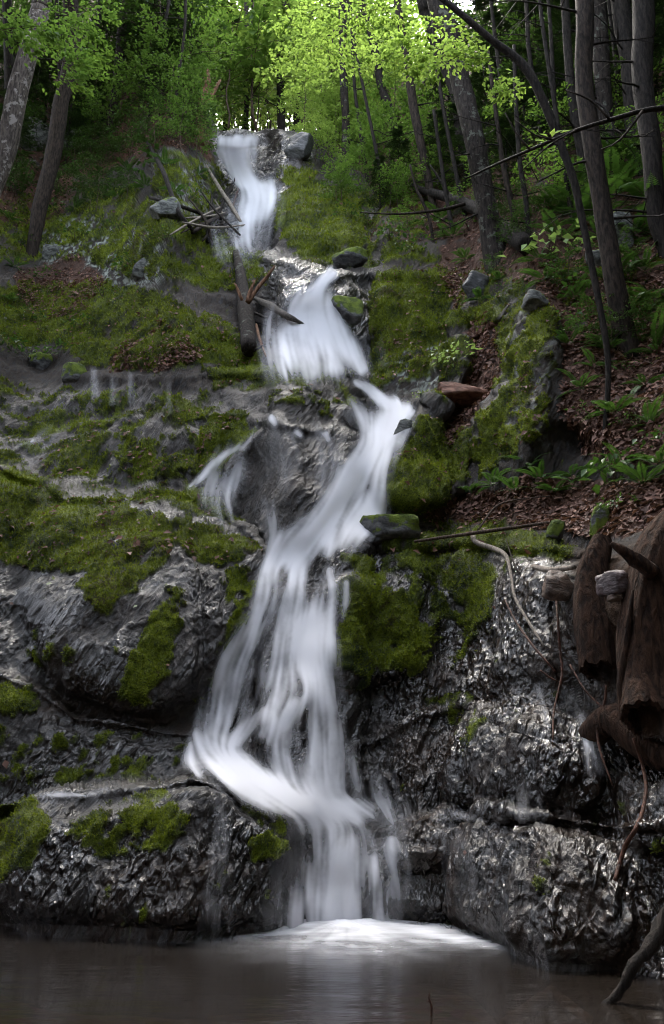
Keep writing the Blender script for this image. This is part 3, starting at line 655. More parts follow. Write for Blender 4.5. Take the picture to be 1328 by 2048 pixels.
def blur2(a, r):
    for _ in range(2):
        for ax in (0, 1):
            p = np.pad(a, [(r, r) if k == ax else (0, 0) for k in range(a.ndim)], mode='edge'); c = np.cumsum(p, axis=ax, dtype=np.float64)
            c = np.concatenate([np.zeros_like(np.take(c, [0], axis=ax)), c], axis=ax); n = a.shape[ax]
            a = ((np.take(c, np.arange(2 * r + 1, 2 * r + 1 + n), axis=ax) - np.take(c, np.arange(n), axis=ax)) / (2 * r + 1)).astype(np.float32)
    return a
def build_falls():
    fl = blur2(W_F + np.array([0, 0.02], np.float32), 5); fl = unit_(fl)
    def grid(a, x, y):
        x = np.clip(x, 0, WW - 1.01); y = np.clip(y, 0, WH - 1.01); ix = x.astype(int); iy = y.astype(int); fx = x - ix; fy = y - iy
        if a.ndim == 3: fx = fx[..., None]; fy = fy[..., None]
        return (a[iy, ix] * (1 - fx) + a[iy, ix + 1] * fx) * (1 - fy) + (a[iy + 1, ix] * (1 - fx) + a[iy + 1, ix + 1] * fx) * fy
    rg = np.random.default_rng(8); J, I = np.meshgrid(np.arange(WW), np.arange(WH))
    def lic(nz, steps, h=1.6):
        acc = nz.copy(); cnt = 1.0
        for sgn in (1, -1):
            x, y = J.astype(float), I.astype(float)
            for k in range(steps):
                v = fl[np.clip(y, 0, WH - 1).astype(int), np.clip(x, 0, WW - 1).astype(int)]; x = x + h * sgn * v[..., 0]; y = y + h * sgn * v[..., 1]; wt = 1 - (k / steps) ** 2
                acc = acc + wt * nz[np.clip(y + .5, 0, WH - 1).astype(int), np.clip(x + .5, 0, WW - 1).astype(int)]; cnt += wt
        return acc / cnt
    l1 = lic(blur2(rg.normal(size=(WH, WW)).astype(np.float32), 1), 13); l2 = lic(blur2(rg.normal(size=(WH, WW)).astype(np.float32), 3), 20)
    l1 = l1 / l1.std(); l2 = l2 / l2.std()
    d = blur2(W_D * sstep(2, 16, _wy - pl(CREST, _wx) - 5 * noise3(np.stack([_wx / 11, 0 * _wx, 0 * _wx], -1))).astype(np.float32), 1)
    lump = noise3(np.stack([_wx / 34, _wy / 46, 0 * _wx], -1)) * 0.5 + noise3(np.stack([_wx / 14, _wy / 22, 0 * _wx + 4], -1)) * 0.3
    a = d * 1.08 + d * (1.12 - d) * (0.30 * l1 + 0.45 * l2 + 0.60 * lump)
    a = np.clip(sstep(0.0, 1.02, a), 0, 1) * 0.98
    D = dist_at(_wx, _wy).astype(np.float32)
    for n_ in (1, 2, 4):                               # nearest rock within a hand's breadth, then smoothed: a sheet that slides over the bumps
        for ax in (0, 1): D = np.minimum.reduce([np.roll(D, s_, ax) for s_ in (-n_, 0, n_)])
    Ds = blur2(blur2(D, 9), 5)
    lift = 0.015 + 0.10 * blur2(d, 8) + 0.010 * blur2((l2 * d).astype(np.float32), 2) + 0.05 * blur2((lump * d).astype(np.float32), 6)
    P = CAM + ray(_wx, _wy) * (Ds - lift)[..., None]
    q = np.stack([np.arange(WH * WW).reshape(WH, WW)[s] for s in ((slice(0, -1), slice(0, -1)), (slice(0, -1), slice(1, None)), (slice(1, None), slice(1, None)), (slice(1, None), slice(0, -1)))], -1)
    amax = np.maximum.reduce([a[:-1, :-1], a[1:, :-1], a[:-1, 1:], a[1:, 1:]])
    for k, (label, bp) in enumerate(FALLS):
        m = (W_ID[:-1, :-1] == k) & (amax > 0.015); f = q[m]
        used, inv = np.unique(f.ravel(), return_inverse=True); b = at(*bp)
        o = link('waterfall', mesh_from('waterfall', P.reshape(-1, 3)[used] - b, inv.reshape(-1, 4), attrs=dict(veil=a.ravel()[used])), MAT_FALL); o.location = b
        tag(o, label, 'waterfall', 'white cascades of the stream')
build_falls()

# foam where the fall meets the pool
def mat_foam():
    b = NB('pool_foam')
    P = b.coord('Object')
    d = b.attr('veil')
    n = b.noise(b.mapping(P, scale=(1.2, 3.0, 1)), 2.2, 5, 0.6, 0.6)
    a = b.math('MULTIPLY', b.mapr(b.math('ADD', d, b.math('MULTIPLY', b.math('SUBTRACT', n, 0.5), b.math('MULTIPLY', d, 0.9))), 0.0, 1.2), 0.92)
    df = b.node('ShaderNodeBsdfDiffuse'); b.put(df, 'Color', C(0.84, 0.84, 0.87)); tr = b.node('ShaderNodeBsdfTransparent')
    return b.done(b.mixs(a, tr.outputs[0], df.outputs[0]))
fx = np.linspace(330, 1200, 190); fy_ = np.linspace(1832, 1990, 90)
FX, FY = np.meshgrid(fx, fy_)
dd = ray(FX, FY); Pf = CAM + dd * ((0.02 - CAM[2]) / dd[..., 2])[..., None]
ga = lambda c, s, v: np.exp(-((v - c) / s) ** 2)
fan = np.hypot((FX - 690) / 4.4, FY - 1850); ang = np.arctan2(FY - 1846, (FX - 690) / 3.0)
dn = 0.85 * np.exp(-(np.maximum(fan - 2, 0) / 38) ** 1.15) * sstep(1834, 1846, FY) + 0.6 * ga(480, 110, FX) * ga(1858, 11, FY) + 0.55 * ga(900, 170, FX) * ga(1868, 14, FY - (FX - 820) * .10) + 0.25 * ga(720, 210, FX) * ga(1885, 45, FY)
dn *= 0.80 + 0.18 * noise3(np.stack([ang * 7, fan / 70, 0 * FX], -1)) + 0.30 * noise3(np.stack([FX / 60, FY / 9, 0 * FX + 5], -1))
dn *= sstep(330, 420, FX) * sstep(1200, 1090, FX) * sstep(1990, 1950, FY)
dn = np.clip(dn, 0, 1)
Pf[..., 2] += 0.035 * np.clip(dn, 0, 1) * np.exp(-((FY - 1845) / 20) ** 2)
fi = np.arange(FX.size).reshape(FX.shape); fq = np.stack([fi[:-1, :-1], fi[:-1, 1:], fi[1:, 1:], fi[1:, :-1]], -1).reshape(-1, 4)
fo = link('foam', mesh_from('foam', Pf.reshape(-1, 3), fq, attrs=dict(veil=np.clip(dn, 0, 1).ravel())), mat_foam())
tag(fo, 'soft white foam spreading on the pool below the lowest fall', 'foam', None, 'stuff')
# ------------------------------------------------------------------ materials of plants and wood
def mat_leaf(name, dark, light, trans=0.45, rough=0.5):
    b = NB(name)
    t = b.attr('tone')
    rnd = b.node('ShaderNodeObjectInfo').outputs['Random']
    c = b.mix(b.math('ADD', b.math('MULTIPLY', t, 0.75), b.math('MULTIPLY', rnd, 0.25)), C(*dark), C(*light))
    p = b.bsdf(Base_Color=c, Roughness=rough, Specular_IOR_Level=0.35)
    tl = b.node('ShaderNodeBsdfTranslucent')
    b.put(tl, 'Color', b.mix(0.5, c, C(light[0] * 1.5, light[1] * 1.5, light[2])))
    return b.done(b.mixs(trans, p, tl.outputs[0]))
def mat_bark(name, dark, light, patch=None, patch_amt=0.0, scale=1.0, rough=0.85, bumpd=0.02):
    b = NB(name)
    P = b.coord('Object')
    st = b.mapping(P, scale=(1, 1, 0.22))
    g = b.noise(st, 30 * scale, 5, 0.65, 0.4)
    c = b.mix(b.mapr(g, 0.34, 0.66), C(*dark), C(*light))
    if patch: c = b.mix(b.mapr(b.noise(P, 6.0 * scale, 5, 0.7), 0.62 - patch_amt, 0.68 - patch_amt), c, C(*patch))
    return b.done(b.bsdf(Base_Color=c, Roughness=rough, Specular_IOR_Level=0.15, Normal=b.bump(g, 1.0, bumpd)))
def mat_stone(name, dark, light, moss=0.0, rough=0.8, moss_c=((0.04, 0.06, 0.008), (0.14, 0.19, 0.018))):
    b = NB(name)
    P = b.coord('Object')
    g = b.noise(b.mapping(P, scale=(1, 1, 2.2), rot=(0.3, 0.2, 0)), 9, 6, 0.65, 0.4)
    c = b.mix(b.mapr(g, 0.36, 0.64), C(*dark), C(*light))
    h = g; r = rough
    if moss > 0:
        mc = b.mix(b.mapr(b.noise(P, 9, 4, 0.6), 0.35, 0.65), C(*moss_c[0]), C(*moss_c[1]))
        nz = b.node('ShaderNodeSeparateXYZ'); b.put(nz, 0, b.node('ShaderNodeNewGeometry').outputs['Normal'])
        f = b.mapr(b.math('ADD', b.math('MULTIPLY', nz.outputs[2], 0.35), b.noise(P, 5, 5, 0.65)), 0.95 - moss * 0.6, 1.03 - moss * 0.6)
        c = b.mix(f, c, mc); h = b.mixf(f, g, b.noise(P, 80, 3))
        r = b.mixf(f, rough, 0.9)
    return b.done(b.bsdf(Base_Color=c, Roughness=r, Specular_IOR_Level=0.4, Normal=b.bump(h, 1.0, 0.03)))
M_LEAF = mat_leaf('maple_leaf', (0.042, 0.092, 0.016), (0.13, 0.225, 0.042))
M_LEAFD = mat_leaf('shaded_leaf', (0.018, 0.046, 0.010), (0.062, 0.120, 0.022), 0.3)  # leaf colour darkened to stand for foliage in shade
M_LEAFB = mat_leaf('sunlit_leaf', (0.085, 0.165, 0.030), (0.25, 0.36, 0.08), 0.5)  # leaf colour lightened to stand for foliage in sunlight
M_NEEDLE = mat_leaf('hemlock_needle', (0.012, 0.028, 0.008), (0.040, 0.075, 0.018), 0.15)
M_FERN = mat_leaf('fern_leaf', (0.022, 0.060, 0.010), (0.070, 0.145, 0.024), 0.3)
M_FERNB = mat_leaf('pale_herb', (0.12, 0.22, 0.05), (0.28, 0.40, 0.12), 0.4)
M_DEADLEAF = mat_leaf('dead_leaf', (0.045, 0.021, 0.015), (0.26, 0.135, 0.095), 0.10, 0.7)
M_PALELEAF = mat_leaf('pale_leaf', (0.30, 0.34, 0.20), (0.42, 0.44, 0.28), 0.2)
M_BARK = mat_bark('grey_brown_bark', (0.008, 0.006, 0.0045), (0.040, 0.029, 0.022))
M_BARKD = mat_bark('dark_bark', (0.007, 0.006, 0.005), (0.030, 0.024, 0.020))
M_BARKL = mat_bark('lichened_bark', (0.008, 0.006, 0.005), (0.036, 0.028, 0.023), (0.085, 0.088, 0.072), 0.06)
M_BIRCH = mat_bark('mottled_birch_bark', (0.025, 0.02, 0.017), (0.11, 0.09, 0.075), (0.22, 0.195, 0.175), 0.08)
M_TWIG = mat_bark('twig_bark', (0.03, 0.022, 0.018), (0.12, 0.085, 0.065), scale=2.0, bumpd=0.005)
M_TWIGR = mat_bark('wet_reddish_twig', (0.028, 0.013, 0.009), (0.11, 0.048, 0.030), scale=1.5, rough=0.5, bumpd=0.015)
M_PALEWOOD = mat_bark('bleached_wood', (0.10, 0.085, 0.07), (0.30, 0.255, 0.21), scale=1.5, bumpd=0.008)
M_DRIFT = mat_bark('brown_driftwood', (0.012, 0.0065, 0.0045), (0.055, 0.029, 0.018), scale=0.9, rough=0.95, bumpd=0.05)
M_ROT = mat_bark('torn_red_wood', (0.06, 0.03, 0.018), (0.25, 0.14, 0.085), scale=1.2)
M_HOLLOW = mat_bark('black_hollow', (0.006, 0.004, 0.003), (0.016, 0.010, 0.007))  # near-black colour on the inside of the hollow logs

# ------------------------------------------------------------------ mesh makers
def tube(pts, rad, sides=8, bump=0.0, seed=0, cap=True, sub=1):
    """tapered tube through points (n,3) with radii (n,)"""
    pts = np.asarray(pts, float); rad = np.asarray(rad, float)
    if sub > 1:
        a = np.concatenate([pts, rad[:, None]], 1); n = (len(pts) - 1) * sub + 1
        d = np.arange(len(pts)); t = np.linspace(0, len(pts) - 1, n); k = np.clip(t.astype(int), 0, len(pts) - 2); s = (t - k)[:, None]
        m = np.gradient(a, axis=0)
        a = (2*s**3-3*s**2+1)*a[k] + (s**3-2*s**2+s)*m[k] + (-2*s**3+3*s**2)*a[k+1] + (s**3-s**2)*m[k+1]
        pts, rad = a[:, :3], np.maximum(a[:, 3], 0.0008)
    tg = np.gradient(pts, axis=0); tg /= np.linalg.norm(tg, axis=1, keepdims=True) + 1e-9
    ref = np.array([0, 1.0, 0.02]) if abs(tg[:, 1]).mean() < 0.8 else np.array([1.0, 0, 0])
    e1 = np.cross(tg, ref); e1 /= np.linalg.norm(e1, axis=1, keepdims=True) + 1e-9; e2 = np.cross(tg, e1)
    an = np.linspace(0, 2 * math.pi, sides, endpoint=False)
    ring = e1[:, None] * np.cos(an)[None, :, None] + e2[:, None] * np.sin(an)[None, :, None]
    V = pts[:, None] + ring * rad[:, None, None]
    if bump: V = V + ring * (rad[:, None] * bump * fbm(V / np.maximum(rad.mean() * 1.6, 0.01) * np.array([1, 1, 0.5]) + seed, 2))[..., None]
    n = len(pts); i = np.arange(n * sides).reshape(n, sides); j = np.roll(i, -1, 1)
    q = np.stack([i[:-1], j[:-1], j[1:], i[1:]], -1).reshape(-1, 4)
    V = V.reshape(-1, 3); fs = [q]
    if cap:
        V = np.concatenate([V, pts[:1], pts[-1:]]); a, b_ = n * sides, n * sides + 1
        fs.append(np.concatenate([np.stack([np.full(sides, a), j[0], i[0]], -1), np.stack([np.full(sides, b_), i[-1], j[-1]], -1)]))
    return V, fs
def join(ms):
    V = []; by = {}; o = 0
    for v, fs in ms:
        V.append(v)
        for f in fs: by.setdefault(f.shape[1], []).append(f + o)
        o += len(v)
    return np.concatenate(V), [np.concatenate(x) for x in by.values()]
def leaves(pos, dirs, nrm, size, wid=0.62, rg=None, fold=0.18):
    """folded pointed leaves: base points, directions, normals, sizes"""
    n = len(pos); dirs = dirs / (np.linalg.norm(dirs, axis=1, keepdims=True) + 1e-9)
    sd_ = np.cross(nrm, dirs); sd_ /= np.linalg.norm(sd_, axis=1, keepdims=True) + 1e-9
    up = np.cross(dirs, sd_); s = np.asarray(size)[:, None]
    a = pos; t = pos + dirs * s; m = pos + dirs * s * 0.42
    l = m + sd_ * s * wid / 2 + up * s * fold; r_ = m - sd_ * s * wid / 2 + up * s * fold
    V = np.stack([a, r_, t, l], 1).reshape(-1, 3); i = np.arange(n) * 4
    F_ = np.concatenate([np.stack([i, i + 1, i + 2], -1), np.stack([i, i + 2, i + 3], -1)])
    return V, F_
def leaf_mesh(name, pos, dirs, nrm, size, wid=0.62, seed=0, fold=0.18, tone=None):
    rg = np.random.default_rng(seed)
    V, F_ = leaves(pos, dirs, nrm, size, wid, rg, fold)
    tone = rg.random(len(pos)) if tone is None else tone
    return mesh_from(name, V, F_, smooth=False, attrs=dict(tone=np.repeat(tone, 4)))
def unit(v): return v / (np.linalg.norm(v, axis=-1, keepdims=True) + 1e-9)
def spray(rg, start, d, L, nleaf, leaf, flat=0.35, droop=0.15):
    """leaves along a branch and its side twigs, lying in a flat layer"""
    d = unit(np.asarray(d, float)); side = unit(np.cross(d, [0, 0, 1.0]) + 1e-6)
    t = rg.random(nleaf) ** 0.7
    s = rg.normal(0, 1, nleaf) * 0.26 * L * (1.05 - t) + np.sign(rg.normal(size=nleaf)) * leaf * 0.4
    p = start + d * (t * L)[:, None] + side * s[:, None]
    p[:, 2] += -droop * L * t ** 2 + rg.normal(0, 0.06, nleaf) * L * flat - 0.12 * np.abs(s)
    dr = d * (0.5 + rg.random(nleaf))[:, None] + side * np.sign(s)[:, None] * (0.4 + rg.random(nleaf))[:, None] + rg.normal(0, 0.35, (nleaf, 3)); dr[:, 2] -= 0.25
    nr_ = np.array([0, 0, 1.0]) + rg.normal(0, 0.45, (nleaf, 3))
    return p, dr, nr_, leaf * (0.6 + 0.7 * rg.random(nleaf))
def sapling_meshes(seed, branches=14, leafn=70, leaf=0.085):
    """stem and foliage of a young tree one unit... 2 m tall"""
    rg = np.random.default_rng(seed); Hh = 2.0
    hs_ = np.linspace(0, Hh, 9); wob = np.cumsum(rg.normal(0, 0.03, (9, 2)), 0)
    st = np.concatenate([wob, hs_[:, None]], 1); ms = [tube(st, np.linspace(0.018, 0.005, 9), 5)]
    A = []
    for k in range(branches):
        h = Hh * (0.25 + 0.75 * (k + rg.random()) / branches); b0 = np.array([np.interp(h, hs_, st[:, 0]), np.interp(h, hs_, st[:, 1]), h])
        az = rg.random() * 6.283; L = (0.35 + 0.75 * (1 - abs(h / Hh - 0.5))) * (0.7 + 0.5 * rg.random()); d = np.array([math.cos(az), math.sin(az), 0.25 + 0.3 * rg.random()])
        e = b0 + unit(d) * L; e[2] -= 0.12 * L
        ms.append(tube(np.array([b0, (b0 + e) / 2 + [0, 0, 0.05 * L], e]), [0.006, 0.004, 0.002], 4))
        A.append(spray(rg, b0, d, L * 1.1, leafn, leaf))
    V, fs = join(ms)
    P_, D_, N_, S_ = (np.concatenate(x) for x in zip(*A))
    return mesh_from('stem', V, fs), leaf_mesh('foliage', P_, D_, N_, S_, seed=seed)
def crown_mesh(seed, rx=2.6, rz=2.2, sprays=90, leafn=60, leaf=0.14):
    """crown of a tall broadleaf tree, centre at the origin"""
    rg = np.random.default_rng(seed); A = []
    for k in range(sprays):
        v = unit(rg.normal(size=3)); v[2] = v[2] * 0.9; rr = (0.25 + 0.75 * rg.random() ** 0.5)
        c = v * np.array([rx, rx, rz]) * rr * (0.75 + 0.35 * noise3(v * 2 + seed))
        d = np.array([v[0], v[1], 0.15 * v[2]]) + rg.normal(0, 0.4, 3); L = 0.9 + 0.7 * rg.random()
        A.append(spray(rg, c - unit(d) * L * 0.5, d, L, leafn, leaf, 0.4, 0.2))
    P_, D_, N_, S_ = (np.concatenate(x) for x in zip(*A))
    return leaf_mesh('crown', P_, D_, N_, S_, seed=seed)
def limbs_mesh(seed, rx=2.3, n=9):
    rg = np.random.default_rng(seed); ms = []
    for k in range(n):
        az = rg.random() * 6.283; z0 = -2.4 + 3.2 * rg.random(); L = rx * (0.6 + 0.5 * rg.random())
        p = np.array([[0, 0, z0], [math.cos(az) * L * .35, math.sin(az) * L * .35, z0 + .5], [math.cos(az + .2) * L * .7, math.sin(az + .2) * L * .7, z0 + .9], [math.cos(az) * L, math.sin(az) * L, z0 + 1.0]])
        ms.append(tube(p, [0.05, 0.035, 0.022, 0.008], 5, sub=2))
    ms.append(tube(np.array([[0, 0, -2.6], [0.05, 0, -1], [0, .05, 0.4], [0, 0, 1.6]]), [0.09, 0.07, 0.045, 0.01], 6, sub=2))
    return join(ms)
def hemlock_meshes(seed, Hh=4.0, rbase=1.25, boughs=46, per=80):
    rg = np.random.default_rng(seed); ms = [tube(np.array([[0, 0, 0], [0.03, 0.02, Hh * .5], [0, 0, Hh]]), [0.05, 0.03, 0.006], 6, sub=3)]
    A = []
    for k in range(boughs):
        h = Hh * (0.10 + 0.9 * (k + rg.random()) / boughs); az = rg.random() * 6.283; L = rbase * (1.1 - 0.95 * h / Hh) * (0.7 + 0.6 * rg.random())
        d = np.array([math.cos(az), math.sin(az), 0.12]); side = np.array([-d[1], d[0], 0])
        e = np.array([0, 0, h]) + d * L - [0, 0, 0.28 * L]
        ms.append(tube(np.array([[0, 0, h], [d[0] * L * .5, d[1] * L * .5, h - .02], e]), [0.012, 0.007, 0.003], 4))
        t = 0.15 + 0.85 * rg.random(per) ** 0.8; s = rg.uniform(-1, 1, per) * 0.42 * L * (1.05 - t)
        p = np.array([0, 0, h]) + d * (t * L)[:, None] + side * s[:, None]; p[:, 2] += 0.1 * L * t - 0.36 * L * t ** 2 - 0.35 * np.abs(s) + rg.normal(0, 0.02, per)
        dr = d + side * np.sign(s)[:, None] * (0.5 + 0.6 * rg.random(per))[:, None] + rg.normal(0, 0.25, (per, 3)); dr[:, 2] -= 0.3
        A.append((p, dr, np.array([0, 0, 1.0]) + rg.normal(0, 0.3, (per, 3)), 0.10 + 0.10 * rg.random(per)))
    P_, D_, N_, S_ = (np.concatenate(x) for x in zip(*A)); V, fs = join(ms)
    return mesh_from('trunk', V, fs), leaf_mesh('needles', P_, D_, N_, S_, wid=0.22, seed=seed, fold=0.05)
def frond_mesh(seed, L=1.0, n=24):
    """one arching fern frond along +x, base at the origin"""
    rg = np.random.default_rng(seed); t = np.linspace(0.12, 1, n); 
    def cen(t): return np.stack([L * (t * 0.92), 0 * t, L * (0.62 * t - 0.62 * t ** 2 * 1.05)], -1)
    c = cen(t); tg = unit(np.gradient(c, axis=0)); up = np.cross(tg, [0, 1, 0.0]) * -1
    w = L * 0.15 * np.sin(np.clip(t * 1.02, 0, 1) ** 0.8 * math.pi * 0.93 + 0.2)
    P_, D_, N_, S_ = [], [], [], []
    for s in (-1, 1):
        P_.append(c); D_.append(np.array([0, s, 0.0]) + tg * 0.45 + [0, 0, -0.12]); N_.append(up + rg.normal(0, .1, c.shape)); S_.append(np.maximum(w, 0.012) * (0.9 + 0.2 * rg.random(n)))
    V, F_ = leaves(np.concatenate(P_), np.concatenate(D_), np.concatenate(N_), np.concatenate(S_), 0.34, fold=0.03)
    tone = np.repeat(0.3 + 0.5 * rg.random(2 * n), 4)
    tv, tf = tube(cen(np.linspace(0, 1, 7)), np.linspace(0.006, 0.0015, 7) * L, 4)
    Vv, Ff = join([(V, [F_]), (tv, tf)])
    return mesh_from('frond', Vv, Ff, smooth=False, attrs=dict(tone=np.concatenate([tone, np.full(len(tv), 0.2)])))
def herb_mesh(seed, n=60, leaf=0.09, spread=0.25, h=0.3):
    rg = np.random.default_rng(seed)
    p = rg.normal(0, 1, (n, 3)) * [spread, spread, 0.0]; p[:, 2] = h * (0.25 + 0.75 * rg.random(n)) * (1 - 0.4 * np.hypot(p[:, 0], p[:, 1]) / (spread * 2))
    d = np.stack([p[:, 0], p[:, 1], 0 * p[:, 0]], -1) + rg.normal(0, spread * .6, (n, 3)); d[:, 2] -= 0.08
    V, F_ = leaves(p, d, np.array([0, 0, 1.0]) + rg.normal(0, .3, (n, 3)), leaf * (0.6 + 0.7 * rg.random(n)), 0.62)
    st = [tube(np.array([[q[0] * .15, q[1] * .15, -0.03], [q[0] * .6, q[1] * .6, q[2] * .7], q]), [0.004, 0.003, 0.002], 4) for q in p[::5]]
    sv, sf = join(st)
    return leaf_part(V, F_, rg, n), mesh_from('stalks', sv, sf)
def leaf_part(V, F_, rg, n): return mesh_from('foliage', V, F_, smooth=False, attrs=dict(tone=np.repeat(rg.random(n), 4)))
def rock_mesh(seed, size, blocky=0.5, sub=5):
    """closed boulder, size (x,y,z) half-axes"""
    n = 8 * sub; u = np.linspace(0, 2 * math.pi, n, endpoint=False); v = np.linspace(-math.pi / 2, math.pi / 2, n // 2 + 1)[1:-1]
    U, Vv = np.meshgrid(u, v); d = np.stack([np.cos(Vv) * np.cos(U), np.cos(Vv) * np.sin(U), np.sin(Vv)], -1)
    d = np.concatenate([d.reshape(-1, 3), [[0, 0, -1.0], [0, 0, 1.0]]])
    e = 2 + 5 * blocky; k = (np.abs(d) ** e).sum(1) ** (-1 / e); P_ = d * k[:, None]
    rr = np.random.default_rng(seed); 
    for _ in range(7):
        nn = unit(rr.normal(size=3)); c = 0.72 + 0.2 * rr.random(); h = P_ @ nn; P_ = P_ - nn * (np.maximum(h - c, 0) * 0.85)[:, None]
    P_ = P_ * (1 + 0.10 * fbm(P_ * 1.7 + seed, 4, gain=.6))[:, None] * np.asarray(size)
    m = len(v); i = np.arange(m * n).reshape(m, n); j = np.roll(i, -1, 1)
    q = np.stack([i[:-1], j[:-1], j[1:], i[1:]], -1).reshape(-1, 4); a, b_ = m * n, m * n + 1
    t = np.concatenate([np.stack([np.full(n, a), j[0], i[0]], -1), np.stack([np.full(n, b_), i[-1], j[-1]], -1)])
    return P_, [q, t]

# ------------------------------------------------------------------ trees
CROWNS = [crown_mesh(s) for s in (11, 12, 13)]
LIMBS = [mesh_from('limbs', *limbs_mesh(s)) for s in (1, 2)]
HEMS = [hemlock_meshes(s) for s in (21, 22, 23)]
SAPS = [sapling_meshes(s) for s in (31, 32, 33, 34)]
def own(me, mat):
    if not me.materials: me.materials.append(mat)
    return me
def with_mat(me, mat, cache={}):
    k = (me.name, mat.name)
    if k not in cache:
        c = me.copy(); c.materials.clear(); c.materials.append(mat); cache[k] = c
    return cache[k]
def dead_branches(name, t, base, pts3, rad, rg, n, lo, hi, Lr, mat, up=0.0, toward=None):
    """bare forked branches springing from a trunk"""
    for k in range(n):
        f = lo + (hi - lo) * (k + rg.random()) / n; x = f * (len(pts3) - 1); i = int(min(x, len(pts3) - 2)); b0 = pts3[i] + (pts3[i + 1] - pts3[i]) * (x - i)
        az = rg.uniform(-1, 1) * 0.9 + (math.pi if rg.random() < 0.5 else 0) if toward is None else toward + rg.normal(0, .5)
        L = Lr * (0.5 + rg.random()); d = np.array([math.cos(az), -abs(math.sin(az)) * .6, up + rg.normal(0, .22)])
        P_ = [b0]; dd_ = d.copy()
        for q in range(5): dd_ = unit(dd_ + rg.normal(0, .16, 3) + [0, 0, -0.03]); P_.append(P_[-1] + dd_ * L / 5)
        P_ = np.array(P_); r0 = min(rad * 0.28, 0.022); ms = [tube(P_, np.linspace(r0, 0.002, 6), 5, sub=2)]
        for q in range(4):
            s = P_[1 + q]; d2 = unit(dd_ + rg.normal(0, .6, 3)); l2 = L * (0.2 + 0.25 * rg.random())
            ms.append(tube(np.array([s, s + d2 * l2 * .5 + [0, 0, -.01], s + d2 * l2 + rg.normal(0, .03, 3)]), [r0 * .4, r0 * .25, 0.0012], 4))
        V, fs = join(ms); part('branch', V, fs, mat, t, base)
def leaf_sprays(t, base, mat, items, seed):
    """leafy twigs of a tree: (px, py, depth, length, heading) ..., each a part"""
    rg = np.random.default_rng(seed)
    for (px, py, Y, L, az, n) in items:
        c = at_depth(px, py, Y); d = np.array([math.cos(az), math.sin(az), -0.12]); s0 = c - unit(d) * L * .5
        A = [spray(rg, s0, d, L, n, 0.095, 0.35, 0.12)]
        for k in range(3): a2 = az + rg.uniform(-.8, .8); A.append(spray(rg, s0 + unit(d) * L * .25 * k, [math.cos(a2), math.sin(a2), -.1], L * .7, n // 2, 0.085, .35, .15))
        P_, D_, N_, S_ = (np.concatenate(x) for x in zip(*A))
        o = link('foliage', leaf_mesh('foliage', P_ - base, D_, N_, S_, seed=seed + len(t.children)), mat, t)
        V, fs = tube(np.array([s0, c + [0, 0, .02], c + unit(d) * L * .45]) - base, [0.008, 0.005, 0.002], 4); link('twig', mesh_from('twig', V, fs), M_TWIG, o)
def tree(label, pts, bark, Y=None, top=7.0, crown=0, crown_mat=None, sides=12, bump=0.10, sink=0.3, nbr=0, br=(0.2, 0.9), Lr=1.0, toward=None, brmat=None, cscale=1.0, group='trunks of the forest trees', name='tree', crown_off=(0, 0, 0), seed=0, ncrown=1):
    rg = np.random.default_rng(1000 + seed + int(pts[0][0]))
    p = np.array(pts, float)
    base = at(p[0, 0], p[0, 1]) if Y is None else at_depth(p[0, 0], p[0, 1], Y)
    Yb = base[1]; lean = np.linspace(0, 0.0, len(p))
    P3 = np.array([at_depth(x, y, Yb) for x, y, w in p]); rad = p[:, 2] / 2 / F * np.linalg.norm(P3 - CAM, axis=1)
    P3 = np.concatenate([[P3[0] - unit(P3[1] - P3[0]) * sink - [0, 0, sink * .3]], P3]); rad = np.concatenate([[rad[0] * 1.25], rad])
    rad[1] *= 1.08
    if top > 0:
        d = unit(P3[-1] - P3[-3]) * 0.6 + [0, 0, 0.4]; d = unit(d); e1 = P3[-1] + d * top * .5; e2 = e1 + unit(d + [0, 0, .3]) * top * .5
        P3 = np.concatenate([P3, [e1, e2]]); rad = np.concatenate([rad, [rad[-1] * .8, rad[-1] * .4]])
    ks = np.arange(len(P3)); wob = np.stack([noise3(np.stack([ks * .9, ks * 0 + pts[0][0] * .37, ks * 0 + q_], -1)) for q_ in (1.5, 5.5, 9.5)], -1) * rad[:, None] * np.array([.9, .9, 0]); P3 = P3 + wob * (ks > 1)[:, None]
    t = thing(name, label, 'tree', base, group)
    V, fs = tube(P3, rad, sides, bump, seed=seed, sub=5); part('trunk', V, fs, bark, t, base)
    if nbr: dead_branches('branch', t, base, P3, rad[1], rg, nbr, br[0], br[1], Lr, brmat or M_BARKD, toward=toward)
    if crown_mat is not None:
        for q in range(ncrown):
            c = P3[-1] - base + np.array(crown_off) + (rg.normal(0, 1.0, 3) * [1.4, 1.4, .8] if q else 0)
            o = link('crown', with_mat(CROWNS[(crown + q) % 3], crown_mat), None, t); o.location = c; o.rotation_euler = (0, 0, rg.random() * 6.28); o.scale = (cscale,) * 3
        o = link('limbs', with_mat(LIMBS[crown % 2], bark), None, t); o.location = P3[-1] - base + np.array(crown_off); o.scale = (cscale,) * 3
    return t, base, P3
T = {}
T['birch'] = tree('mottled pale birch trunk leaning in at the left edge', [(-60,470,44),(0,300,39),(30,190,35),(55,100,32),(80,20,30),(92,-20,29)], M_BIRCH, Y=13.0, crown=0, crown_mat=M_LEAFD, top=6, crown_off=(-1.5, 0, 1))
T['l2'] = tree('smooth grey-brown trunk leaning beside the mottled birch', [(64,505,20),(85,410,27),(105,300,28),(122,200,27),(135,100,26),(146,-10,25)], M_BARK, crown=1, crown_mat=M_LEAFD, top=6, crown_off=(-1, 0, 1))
tree('dark trunk in the shade of the left hillside', [(222,260,17),(235,150,16),(245,60,16),(252,-10,16)], M_BARKD, crown=2, crown_mat=M_NEEDLE, nbr=8, Lr=1.3)
